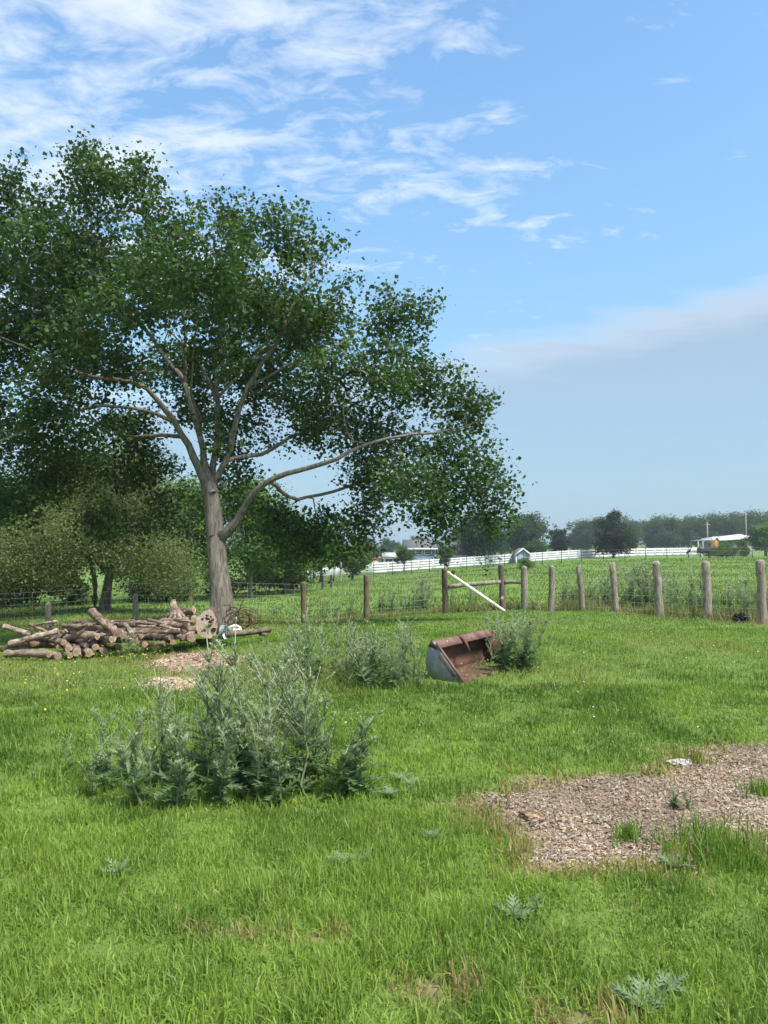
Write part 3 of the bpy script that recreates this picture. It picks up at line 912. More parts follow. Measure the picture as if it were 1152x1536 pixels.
LEFT_POSTS = [(668, 21.3, 853, .085, 1), (550, 21.8, 862, .080, 1), (457, 22.5, 873, .085, 1), (330, 22.9, 884, .08, 1), (205, 23.0, 891, .082, 0), (75, 23.0, 903, .085, 0), (-70, 23.0, 914, .085, 0)]
b1 = G(668, 21.3)
fl = thing('post_fence', 'woven wire fence on spaced posts passing behind the log pile', 'fence', b1)
pb = []
for i, (px, d, top, rad, dark) in enumerate(LEFT_POSTS):
    b = G(px, d); h = P(px, top, d)[2] - b[2]
    pb.append(b)
    if i in (3, 6):
        continue
    o = obj('post', post_mesh(h, rad, rf, (rf.normal() * .012 - .02, rf.normal() * .02), flat=bool(dark)), M_POST_DARK if dark else M_POST, fl)
    o.location = b - b1
obj('woven_wire', wire_mesh_between([p + ofs for p in pb], b1, 1.2, [0.10, 0.25, 0.42, 0.60, 0.80, 1.0, 1.16], 0.26, 0.0034, b1), M_WIRE, fl)

# braced corner: a second post with two rails, and a white pipe leaning across
bm_ = G(754, 21.5)
hb = thing('brace_post', 'leaning brown post carrying two round rails at the gap in the fence', 'post', bm_)
h = P(752, 847, 21.5)[2] - bm_[2]
obj('post', post_mesh(h, .085, rf, (-.045, 0), flat=True), M_POST_DARK, hb)
def rail(pa, pb_, rad, name='rail'):
    mb = MB()
    t = np.linspace(0, 1, 7)[:, None]
    q = pa + (pb_ - pa) * t + rf.normal(size=(7, 3)) * 0.008
    mb.tube(q - bm_, np.linspace(rad, rad * .85, 7), 9, True, True, 0.03, rf)
    return obj(name, mb.mesh(name, True), M_POST, hb)
rail(P(672, 880, 21.32), P(750, 873, 21.45), .066)
rail(P(757, 873, 21.48), P(783, 873, 21.32), .058)
lp0, lp1 = P(671, 858, 21.1), P(757, 915, 20.7)
lp1[2] = float(gz(lp1[0], lp1[1])) + 0.03
wp = thing('white_pipe', 'long white pipe leaning from the post top down to the grass', 'pipe', lp1)
MB().tube([lp1 - lp1, (lp0 - lp1) * .5, lp0 - lp1], .042, 10, True, True).build('pipe', M_PIPE, wp, True)
fp = P(753, 896, 21.25)
mb = MB()
rb = np.random.default_rng(2)
for i in range(5):
    a = np.array([rb.normal() * .02, rb.normal() * .02, .05])
    q = [a, a + [.03 * rb.normal(), -.02, -.06], a + [.05 * rb.normal(), -.03 * rb.random(), -.14]]
    V = []
    for p in q:
        V += [np.array(p) - [.022, 0, 0], np.array(p) + [.022, .006, 0]]
    mb.add(V, None, [[0, 1, 3, 2], [2, 3, 5, 4]])
fo = mb.build('marker_ribbon', M_PINK); fo.location = fp; fo.scale = (.6, .6, .6)
tag(fo, 'scrap of pink ribbon tied low on the leaning brown post', 'ribbon')

# thin steel posts and wire further out in the pasture
M_STEEL = m_simple('steel_post', (0.06, 0.055, 0.05), 0.7, 0.2, 5)
ff = G(560, 78)
pf = thing('pasture_fence', 'thin wire fence on dark steel posts crossing the pasture before the white fence', 'fence', ff)
prev = None; wires = MB()
for px, d in [(470, 72), (501, 74), (530, 76), (560, 78), (589, 80), (617, 82), (644, 84), (672, 86), (700, 88), (728, 90), (757, 92), (785, 93), (813, 94), (842, 95), (872, 96), (905, 97), (937, 98), (968, 99), (1000, 100), (1032, 101), (1064, 102), (1098, 102), (1128, 102), (1150, 102)]:
    b = G(px, d)
    o = MB().box((-.035, -.035, -.2), (.035, .035, 1.5)).build('post', M_STEEL, pf); o.location = b - ff
    if prev is not None:
        for z in (.5, .95, 1.4):
            wires.tube([prev + [0, 0, z] - ff, b + [0, 0, z] - ff], .006, 3)
    prev = b
wires.build('wire', M_WIRE, pf)
for px, d, top, lab in [(484, 45, 863, 'left one of two dark posts at the edge of the woods'), (497, 46.5, 862, 'right one of two dark posts at the edge of the woods')]:
    b = G(px, d)
    o = tag(obj('wooden_post', post_mesh(P(px, top, d)[2] - b[2], .075, rf, flat=True), M_STEEL), lab, 'post', 'dark posts at the edge of the woods'); o.location = b
b = G(511, 68)
o = MB().tube([(0, 0, -.2), (0.03, 0, 1.5), (0.02, 0, 3.0)], [.09, .08, .07], 8, False, True).build('pale_pole', M_BARK_PALE, None, True)
o.location = b; tag(o, 'thin pale pole standing before the white fence at the woods', 'pole')

# ------------------------------------------------------------------ white fence across the pasture
M_VINYL = m_simple('white_vinyl', (0.60, 0.61, 0.60), 0.5, 0.05, 2, 0.4)
WL = [(400, 88), (450, 92), (545, 95), (700, 105), (860, 118), (960, 128), (1050, 138)]
wpts = [G(px, d) for px, d in WL]
wf0 = wpts[0]
wf = thing('white_fence', 'long white board fence running along the far side of the pasture', 'fence', wf0)
seglen = [np.linalg.norm((b - a)[:2]) for a, b in zip(wpts[:-1], wpts[1:])]
cum = np.concatenate([[0], np.cumsum(seglen)])
npan = int(cum[-1] / 2.44)
def wpt(s):
    i = min(len(cum) - 2, int(np.searchsorted(cum, s, 'right') - 1))
    t = (s - cum[i]) / seglen[i]
    p = wpts[i] + (wpts[i + 1] - wpts[i]) * t
    return p.copy()
post_me = MB().box((-.075, -.075, -.3), (.075, .075, 1.42)).box((-.1, -.1, 1.42), (.1, .1, 1.47)).mesh('post', mats=[M_VINYL])
for i in range(npan + 1):
    p = wpt(i * 2.44)
    o = obj('post', post_me, None, wf); o.location = p - wf0
    if i == npan:
        break
    q = wpt((i + 1) * 2.44)
    mb = MB()
    d = (q - p); L = np.linalg.norm(d); d /= L
    n = np.array([-d[1], d[0], 0]); n /= np.linalg.norm(n)
    s = i * 2.44
    def board(a0, a1, z0, z1, th):
        V = []
        for z in (z0, z1):
            for aa, nn in ((a0, -th), (a1, -th), (a1, th), (a0, th)):
                V.append(p - wf0 + d * aa + n * nn + [0, 0, z])
        mb.add(V, None, [[0, 3, 2, 1], [4, 5, 6, 7], [0, 1, 5, 4], [1, 2, 6, 5], [2, 3, 7, 6], [3, 0, 4, 7]])
    if s < cum[2]:
        board(.08, L - .08, .3, .4, .03); board(.08, L - .08, 1.0, 1.1, .03)
        for kx in np.arange(.16, L - .12, .16):
            board(kx - .045, kx + .045, .08, 1.28, .016 + .017)
    elif s < cum[4]:
        for z in (.07, .40, .73, 1.06):
            board(.08, L - .08, z, z + .315, .02)
    else:
        for z in (.06, .50, .94):
            board(.08, L - .08, z, z + .425, .022)
    mb.build('panel', M_VINYL, wf)

# ------------------------------------------------------------------ buildings
def m_siding(name, c, pitch=0.2):
    k = MT(name, 0.6, 0.3)
    v = k.coord('Object')
    s = k.node('ShaderNodeSeparateXYZ'); k.L.new(v, s.inputs[0])
    f = k.math('FRACT', k.math('DIVIDE', s.outputs[2], pitch))
    n = k.noise(v, 1.5, 4)
    col = k.ramp(n, [(0.3, tuple(x * .92 for x in c)), (0.7, tuple(x * 1.06 for x in c))])
    k.color(col); k.bump(f, 0.6, 0.03)
    return k.m
M_BLUE = m_siding('blue_grey_siding', (0.27, 0.33, 0.41))
M_TRIM = m_simple('white_trim', (0.74, 0.74, 0.73), 0.5, 0.04)
M_ROOF = m_simple('grey_shingle', (0.12, 0.12, 0.13), 0.9, 0.25, 3)
M_GLASS = m_simple('window_glass', (0.03, 0.035, 0.04), 0.12, 0.2, 1, 0.6)
M_SHADEWALL = m_siding('shaded_blue_grey_siding', (0.24, 0.30, 0.37))  # blue-grey siding again, porch shade painted into its darker colour

def gable(mb, x0, x1, y0, y1, z, rise, over=0.3, th=0.14, axis='x'):
    """gable roof, ridge along axis"""
    if axis == 'x':
        ym = (y0 + y1) / 2; sl = rise / ((y1 - y0) / 2)
        prof = [(y0 - over, z - over * sl), (ym, z + rise), (y1 + over, z - over * sl), (y1 + over, z - over * sl + th), (ym, z + rise + th * 1.15), (y0 - over, z - over * sl + th)]
        V = [(x, a, b) for x in (x0 - over, x1 + over) for a, b in prof]
    else:
        xm = (x0 + x1) / 2; sl = rise / ((x1 - x0) / 2)
        prof = [(x0 - over, z - over * sl), (xm, z + rise), (x1 + over, z - over * sl), (x1 + over, z - over * sl + th), (xm, z + rise + th * 1.15), (x0 - over, z - over * sl + th)]
        V = [(a, y, b) for y in (y0 - over, y1 + over) for a, b in prof]
    Q = [[0, 1, 7, 6], [1, 2, 8, 7], [2, 3, 9, 8], [3, 4, 10, 9], [4, 5, 11, 10], [5, 0, 6, 11], [0, 5, 4, 1], [1, 4, 3, 2], [6, 7, 10, 11], [7, 8, 9, 10]]
    return mb.add(V, None, Q)
def gable_wall(mb, x0, x1, y0, y1, z0, z1, rise, axis='x'):
    mb.box((x0, y0, z0), (x1, y1, z1))
    if axis == 'x':
        ym = (y0 + y1) / 2
        V = [(x0, y0, z1), (x0, y1, z1), (x0, ym, z1 + rise), (x1, y0, z1), (x1, y1, z1), (x1, ym, z1 + rise)]
    else:
        xm = (x0 + x1) / 2
        V = [(x0, y0, z1), (x1, y0, z1), (xm, y0, z1 + rise), (x0, y1, z1), (x1, y1, z1), (xm, y1, z1 + rise)]
    return mb.add(V, [[0, 1, 2], [3, 5, 4]], [[0, 3, 4, 1], [1, 4, 5, 2], [2, 5, 3, 0]])
def window(parent, x, z, w, h, y):
    wnd = MB().box((x - w / 2, y - .04, z), (x + w / 2, y - .005, z + h)).build('window', M_GLASS, parent)
    mb = MB()
    t = 0.11
    mb.box((x - w / 2 - t, y - .08, z - t), (x - w / 2, y - .002, z + h + t)).box((x + w / 2, y - .08, z - t), (x + w / 2 + t, y - .002, z + h + t))
    mb.box((x - w / 2, y - .08, z + h), (x + w / 2, y - .002, z + h + t)).box((x - w / 2, y - .08, z - t), (x + w / 2, y - .002, z))
    mb.box((x - w / 2, y - .07, z + h / 2 - .03), (x + w / 2, y - .045, z + h / 2 + .03))
    mb.build('window_frame', M_TRIM, wnd)

HD = 112.0
hb0 = G(632, HD)
s_ = HD / F
def hx(px): return (px - 632) * s_ / CP
def hz(py): return float(P(632, py, HD)[2] - hb0[2])
house = thing('farmhouse', 'blue-grey two-storey house with porch and grey roof beyond the white fence', 'house', hb0)
zb = -1.0
mb = MB(); gable_wall(mb, hx(609), hx(652), 0, 8.0, zb, hz(823), hz(811) - hz(823)); mb.build('wall', M_BLUE, house)
mb = MB(); gable(mb, hx(609), hx(652), 0, 8.0, hz(823), hz(811) - hz(823), .4); mb.build('roof', M_ROOF, house)
mb = MB().box((hx(609) - .42, -.48, hz(824.5)), (hx(652) + .42, -.38, hz(822.2))); mb.build('fascia', M_TRIM, house)
for px in (619, 628, 642):
    window(house, hx(px), hz(831), 0.85, hz(825.5) - hz(831), 0)
mb = MB(); gable_wall(mb, hx(652), hx(742), 1.5, 8.0, zb, hz(834.5), hz(815) - hz(834.5)); mb.build('wing_wall', M_BLUE, house)
mb = MB(); gable(mb, hx(652) + .5, hx(742), 1.5, 8.0, hz(834.5), hz(815) - hz(834.5), .4); mb.build('wing_roof', M_ROOF, house)
mb = MB().box((hx(652) + .1, 1.02, hz(835.5)), (hx(742) + .4, 1.12, hz(833.2))); mb.build('wing_fascia', M_TRIM, house)
for px in (662, 676.5, 683.5, 697.5, 712, 724):
    window(house, hx(px), hz(846.5), 0.62, hz(839) - hz(846.5), 1.5)
mb = MB().box((hx(574), -2.4, hz(838)), (hx(611), 2.6, hz(835))); mb.add([(hx(573), -2.7, hz(835) + .01), (hx(609), -2.7, hz(835) + .01), (hx(609), 2.6, hz(829)), (hx(573), 2.6, hz(829)), (hx(573), 2.6, hz(835) + .01), (hx(609), 2.6, hz(835) + .01)],
         [[0, 3, 4], [1, 5, 2]], [[0, 1, 2, 3], [0, 4, 5, 1], [3, 2, 5, 4]])
mb.build('porch_roof', M_TRIM, house)
MB().box((hx(576), 2.0, zb), (hx(609) - .01, 7.0, hz(838))).build('porch_wall', M_SHADEWALL, house)
for px in (577, 589, 600):
    MB().box((hx(px) - .12, -2.3, zb), (hx(px) + .12, -2.06, hz(838))).build('porch_column', M_TRIM, house)
MB().box((hx(580), 1.95, zb + .9), (hx(587), 1.99, hz(839.5))).build('door', M_TRIM, house)

# orange and tan play hut left of the house
M_ORANGE = m_simple('orange_board', (0.50, 0.22, 0.08), 0.7, 0.15)
M_TAN = m_simple('tan_board', (0.55, 0.45, 0.30), 0.8, 0.15)
hut0 = G(566, 112)
hut = thing('garden_hut', 'small tan and orange hut left of the house porch', 'hut', hut0)
mb = MB(); gable_wall(mb, -.9, .9, 0, 1.6, -.5, 1.6, .5, 'y'); mb.build('wall', M_TAN, hut)
mb = MB(); gable(mb, -.9, .9, 0, 1.6, 1.6, .5, .2, .1, 'y'); mb.build('roof', M_ORANGE, hut)
MB().box((-.35, -.05, -.5), (.35, -.005, 1.3)).build('door', M_ORANGE, hut)

sh0 = G(784, 108)
ss = 108 / F
shed = thing('garden_shed', 'small blue gabled shed with white trim behind the white fence', 'shed', sh0)
zs = lambda py: float(P(784, py, 108)[2] - sh0[2])
mb = MB(); gable_wall(mb, -.95, .95, 0, 3.2, -.6, zs(831), zs(823.5) - zs(831), 'y'); mb.build('wall', m_siding('shed_siding', (0.33, 0.41, 0.50)), shed)
mb = MB(); gable(mb, -.95, .95, 0, 3.2, zs(831), zs(823.5) - zs(831), .22, .1, 'y'); mb.build('roof', M_ROOF, shed)
mb = MB()
rise = zs(823.5) - zs(831)
for sg in (-1, 1):
    V = []
    for y in (-.28, -.235):
        V += [(sg * 1.2, y, zs(831) - .25 * rise / .95 - .1), (0, y, zs(831) + rise - .06), (0, y, zs(831) + rise + .16), (sg * 1.2, y, zs(831) - .25 * rise / .95 + .12)]
    mb.add(V, None, [[0, 1, 2, 3], [7, 6, 5, 4], [0, 4, 5, 1], [1, 5, 6, 2], [2, 6, 7, 3], [3, 7, 4, 0]])
mb.build('barge_board', M_TRIM, shed)
for sg in (-1, 1):
    MB().box((sg * .95 - .07, -.05, -.6), (sg * .95 + .07, -.006, zs(831) - .1)).build('corner_trim', M_TRIM, shed)

# long low barn at the right
BD = 124.0
br0 = G(1098, BD)
bx_ = lambda px: (px - 1098) * BD / F
bz_ = lambda py: float(P(1098, py, BD)[2] - br0[2])
M_CONC = m_simple('pale_block_wall', (0.36, 0.335, 0.31), 0.9, 0.18, 1.5)
M_GREYW = m_simple('grey_board_wall', (0.19, 0.185, 0.18), 0.9, 0.15, 1.5)
M_TIN = m_simple('white_tin_roof', (0.68, 0.69, 0.70), 0.45, 0.05, 1, 0.5)
barn = thing('low_barn', 'long low barn with white tin roof and pale block end wall', 'barn', br0)
MB().box((bx_(1073), 0, -1), (bx_(1097), 4.5, bz_(812.4))).build('board_wall', M_GREYW, barn)
mb = MB(); mb.add([(bx_(1097), -.02, -1), (bx_(1129), -.02, -1), (bx_(1129), 4.5, -1), (bx_(1097), 4.5, -1), (bx_(1097), -.02, bz_(811.6)), (bx_(1129), -.02, bz_(808)), (bx_(1129), 4.5, bz_(808)), (bx_(1097), 4.5, bz_(811.6))],
      None, [[0, 3, 2, 1], [4, 5, 6, 7], [0, 1, 5, 4], [1, 2, 6, 5], [2, 3, 7, 6], [3, 0, 4, 7]]); mb.build('block_wall', M_CONC, barn)
mb = MB(); z0, z1 = bz_(812.3), bz_(807.7)
mb.add([(bx_(1071), -.5, z0), (bx_(1131), -.5, z1), (bx_(1131), 5, z1), (bx_(1071), 5, z0), (bx_(1071), -.5, z0 + .2), (bx_(1131), -.5, z1 + .2), (bx_(1131), 5, z1 + .75), (bx_(1071), 5, z0 + .55)],
       None, [[0, 3, 2, 1], [4, 5, 6, 7], [0, 1, 5, 4], [1, 2, 6, 5], [2, 3, 7, 6], [3, 0, 4, 7]]); mb.build('roof', M_TIN, barn)
kb0 = G(1075, 121)
kz = lambda py: float(P(1075, py, 121)[2] - kb0[2])
kiosk = thing('orange_kiosk', 'tiny orange gabled shed at the left end of the barn', 'shed', kb0)
mb = MB(); gable_wall(mb, -.34, .34, 0, 1.5, -.5, kz(810), kz(806) - kz(810), 'y'); mb.build('wall', M_ORANGE, kiosk)
mb = MB(); gable(mb, -.34, .34, 0, 1.5, kz(810), kz(806) - kz(810), .12, .09, 'y'); mb.build('roof', M_TRIM, kiosk)
cp0 = G(1059, 124)
cz = lambda py: float(P(1059, py, 124)[2] - cp0[2])
carport = thing('open_shelter', 'flat roofed open shelter on thin posts left of the barn', 'shelter', cp0)
mb = MB(); mb.add([(-1.35, 0, cz(811.6)), (1.25, 0, cz(809.8)), (1.25, 3, cz(809.8)), (-1.35, 3, cz(811.6)), (-1.35, 0, cz(810.6)), (1.25, 0, cz(808.8)), (1.25, 3, cz(808.8)), (-1.35, 3, cz(810.6))],
                  None, [[0, 3, 2, 1], [4, 5, 6, 7], [0, 1, 5, 4], [1, 2, 6, 5], [2, 3, 7, 6], [3, 0, 4, 7]]); mb.build('roof', M_CONC, carport)
for x, y in ((-1.25, .1), (1.15, .1), (-1.25, 2.9), (1.15, 2.9), (-.5, .1)):
    MB().box((x - .07, y - .07, -.5), (x + .07, y + .07, cz(811.2))).build('post', M_CONC, carport)
M_POLE = m_simple('utility_pole_wood', (0.27, 0.24, 0.21), 0.9, 0.15)
for px, d, top, lab in [(1061, 132, 783, 'bare utility pole beside the open shelter'), (1119, 150, 768, 'taller utility pole behind the barn roof')]:
    b = G(px, d)
    up = thing('utility_pole', lab, 'pole', b)
    hh = P(px, top, d)[2] - b[2]
    MB().tube([(0, 0, -.3), (0.02, 0, hh / 2), (0, 0, hh)], [.15, .13, .11], 8, False, True).build('shaft', M_POLE, up, True)
    MB().box((-.5, -.06, hh - .5), (.5, .06, hh - .38)).build('crossarm', M_POLE, up)

# ------------------------------------------------------------------ cattle
def cow(name, label, base, rz, graze, mat):
    root = thing(name, label, 'cow', base, rz)
    me = bpy.data.meshes.new('body')
    vs, es, rs = [], [], []
    def chain(pts, rad, start=None):
        prev = start
        for p, q in zip(pts, rad):
            vs.append(p); rs.append(q)
            if prev is not None:
                es.append((prev, len(vs) - 1))
            prev = len(vs) - 1
        return prev
    chain([(0, 0, 1.05)], [(.34, .38)])                              # barrel, root
    sh = chain([(.38, 0, 1.06), (.68, 0, 1.10)], [(.32, .36), (.25, .30)], 0)
    hp = chain([(-.40, 0, 1.07), (-.72, 0, 1.13)], [(.33, .34), (.24, .26)], 0)
    if graze:
        nk = chain([(.98, 0, .95), (1.16, 0, .66)], [(.16, .19), (.12, .14)], sh)
        hd = chain([(1.25, 0, .42), (1.33, 0, .22)], [(.11, .12), (.07, .08)], nk)
    else:
        nk = chain([(.98, 0, 1.26), (1.14, 0, 1.42)], [(.15, .18), (.13, .14)], sh)
        hd = chain([(1.32, 0, 1.38), (1.50, 0, 1.26)], [(.11, .12), (.07, .08)], nk)
    for sy in (-1, 1):
        chain([(.60, sy * .19, .80), (.62, sy * .19, .45), (.60, sy * .19, .12), (.63, sy * .19, 0)], [(.12, .13), (.07, .07), (.05, .05), (.06, .06)], sh)
        chain([(-.66, sy * .19, .85), (-.58, sy * .20, .58), (-.74, sy * .20, .38), (-.72, sy * .20, 0)], [(.15, .17), (.09, .1), (.06, .06), (.055, .06)], hp)
    chain([(-.93, 0, 1.12), (-.98, 0, .8), (-.97, 0, .45)], [(.05, .05), (.025, .025), (.04, .04)], hp)
    me.from_pydata(vs, es, [])
    o = obj('body', me, mat, root)
    sk = o.modifiers.new('skin', 'SKIN'); sk.use_smooth_shade = True
    for i, q in enumerate(rs):
        d = me.skin_vertices[0].data[i]
        d.radius = q; d.use_root = (i == 0)
    sb = o.modifiers.new('sub', 'SUBSURF'); sb.levels = 1; sb.render_levels = 1
    return root
def ears_horn(root, at, mat):
    mb = MB()
    for sy in (-1, 1):
        mb.tube([(at[0], sy * .08, at[1]), (at[0] - .02, sy * .20, at[1] + .03), (at[0] - .02, sy * .26, at[1])], [.03, .045, .01], 6, True, True)
    mb.build('ears', mat, root, True)
k = MT('pied_hide', 0.8, 0.2)
s = k.node('ShaderNodeSeparateXYZ'); k.L.new(k.coord('Object'), s.inputs[0])
n = k.noise(k.coord('Object'), 2.2, 2)
w1 = k.math('ADD', s.outputs[0], k.math('MULTIPLY', n, 0.5))
leg = k.math('LESS_THAN', s.outputs[2], 0.62)
mid = k.math('MULTIPLY', k.math('GREATER_THAN', w1, 0.15), k.math('LESS_THAN', w1, 0.95))
k.color(k.mix(k.math('MAXIMUM', leg, mid), (0.015, 0.013, 0.012), (0.72, 0.70, 0.66)))
M_PIED = k.m
M_BLACKHIDE = m_simple('black_hide', (0.016, 0.013, 0.012), 0.75, 0.3, 3)
c1 = cow('cow', 'black and white cow grazing before the white fence', G(1044, 104), PI - .35, True, M_PIED)
ears_horn(c1, (1.20, .60), M_PIED)
c2 = cow('cow', 'plain black cow standing behind the black and white one', G(1058, 107), .30, False, M_BLACKHIDE)
ears_horn(c2, (1.22, 1.44), M_BLACKHIDE)

# ------------------------------------------------------------------ log pile
def m_log(name, a, b, c):
    k = MT(name, 0.92, 0.12)
    n1 = k.noise(k.coord('Object', (5.0, 24, 24)), 1.8, 8, 0.70, 0.8)
    n2 = k.noise(k.coord('Object'), 9.0, 6, 0.65)
    col = k.ramp(n1, [(0.34, a), (0.50, b), (0.64, c)])
    col = k.mix(k.ramp(n2, [(0.52, (0, 0, 0)), (0.62, (0.8, 0.8, 0.8))]), col, tuple(min(1, x * 1.3) for x in c))
    col = k.mix(k.ramp(n2, [(0.34, (0.85, 0.85, 0.85)), (0.44, (0, 0, 0))]), col, tuple(x * .55 for x in a))
    k.color(k.mix(k.math('MULTIPLY', k.rnd(), 0.55), col, tuple((x + y) / 2 for x, y in zip(a, b)))); k.bump(n1, 1.0, 0.03)
    return k.m
M_LOG = m_log('log_bark', (0.045, 0.031, 0.023), (0.175, 0.125, 0.09), (0.35, 0.265, 0.20))
M_LOGPALE = m_log('log_bark_pale', (0.09, 0.062, 0.045), (0.28, 0.208, 0.152), (0.48, 0.375, 0.29))
M_LOGMOSS = m_log('log_bark_mossy', (0.05, 0.045, 0.02), (0.15, 0.14, 0.06), (0.27, 0.23, 0.12))
k = MT('sawn_wood', 0.85, 0.15)
v = k.coord('Object')
vl = k.node('ShaderNodeVectorMath', operation='LENGTH'); k.L.new(v, vl.inputs[0])
nn_ = k.noise(v, 12, 4)
ring = k.math('FRACT', k.math('ADD', k.math('MULTIPLY', vl.outputs['Value'], 60.0), k.math('MULTIPLY', nn_, 1.6)))
c_ = k.ramp(ring, [(0.0, (0.44, 0.31, 0.21)), (0.6, (0.66, 0.51, 0.37)), (1.0, (0.38, 0.26, 0.17))])
c_ = k.mix(k.ramp(vl.outputs['Value'], [(0.018, (0.7, 0.7, 0.7)), (0.05, (0, 0, 0))]), c_, (0.20, 0.10, 0.055))
c_ = k.mix(k.math('MULTIPLY', k.rnd(), 0.85), c_, (0.23, 0.165, 0.12))
k.color(k.mix(k.ramp(nn_, [(0.42, (0, 0, 0)), (0.62, (0.75, 0.75, 0.75))]), c_, (0.20, 0.135, 0.09))); k.bump(nn_, 0.4, 0.008)
M_SAWN = k.m

rl = np.random.default_rng(44)
def disc_mesh(name, ring, z_in=0.0, th=0.006):
    """slightly domed sawn face standing just proud of a ring of points"""
    ring = np.array(ring); c = ring.mean(0)
    V = [c]; n = len(ring)
    mid = c + (ring - c) * 0.55
    V = np.vstack([c, mid, ring])
    T = [[0, 1 + i, 1 + (i + 1) % n] for i in range(n)]
    Q = [[1 + i, 1 + n + i, 1 + n + (i + 1) % n, 1 + (i + 1) % n] for i in range(n)]
    return V, T, Q
def log(label, p0, p1, rad, mat=M_LOG, via=None, taper=0.88, rough=0.11, group='logs of the pile', name='log'):
    p0, p1 = np.array(p0, float), np.array(p1, float)
    ax_ = p1 - p0; L = np.linalg.norm(ax_); ax_ /= L
    root = thing(name, label, 'log', (p0 + p1) / 2, 0, group)
    # local frame: x along the log
    up = np.array([0, 0, 1.0]) if abs(ax_[2]) < .9 else np.array([1.0, 0, 0])
    y = np.cross(up, ax_); y /= np.linalg.norm(y); z = np.cross(ax_, y)
    from mathutils import Matrix
    root.rotation_euler = Matrix(((ax_[0], y[0], z[0]), (ax_[1], y[1], z[1]), (ax_[2], y[2], z[2]))).to_euler()
    n = max(7, int(L / .045) + 2); sides = 14
    t = np.linspace(-L / 2, L / 2, n)
    bend = np.zeros((n, 2))
    if via is not None:
        q = np.array(via) - (p0 + p1) / 2
        b = np.array([q @ y, q @ z])
        bend = np.outer(np.sin((t / L + .5) * PI), b)
    bend += np.cumsum(rl.normal(size=(n, 2)) * .0035, 0)
    a = np.arange(sides) * 2 * PI / sides
    shape = 1 + 0.05 * np.sin(2 * a + rl.random() * 6) + 0.035 * np.sin(3 * a + rl.random() * 6)
    lump = np.interp(np.arange(n), np.arange(0, n + 3, 3), 1 + .07 * rl.normal(size=len(np.arange(0, n + 3, 3))))
    flake = (rl.random((n, sides)) < .22) * (-.11)
    rr = rad * np.linspace(1, taper, n)[:, None] * shape[None] * lump[:, None] * (1 + rough * rl.normal(size=(n, sides)) * .55 + flake)
    for _ in range(int(rl.integers(1, 5))):
        kx, ka = rl.integers(1, n - 1), rl.integers(0, sides)
        rr[kx, ka] *= 1.45; rr[kx, (ka + 1) % sides] *= 1.25
    V = np.zeros((n, sides, 3)); V[..., 0] = t[:, None]
    V[..., 1] = bend[:, :1] + rr * np.cos(a); V[..., 2] = bend[:, 1:] + rr * np.sin(a)
    i = np.arange(n - 1)[:, None] * sides; j = np.arange(sides)[None]; kk = (j + 1) % sides
    Q = np.stack([i + j, i + kk, i + sides + kk, i + sides + j], -1).reshape(-1, 4)
    bm2 = make_mesh('bark', V.reshape(-1, 3), None, Q, True, None, [mat])
    obj('bark', bm2, None, root)
    for e, sg in ((0, -1), (n - 1, 1)):
        ring = V[e].copy(); c = ring.mean(0)
        ring = c + (ring - c) * 0.985
        ring[:, 0] += sg * .004
        Vd, T, Qd = disc_mesh('cut_end', ring)
        Vd = Vd - c
        Vd[0, 0] += sg * .004
        if sg > 0:
            pass
        o = obj('cut_end', make_mesh('cut_end', Vd, T, Qd, False, None, [M_SAWN]), None, root)
        o.location = c
    return root

LD = 12.6
def LP(px, py, d=LD): return P(px, py, d)
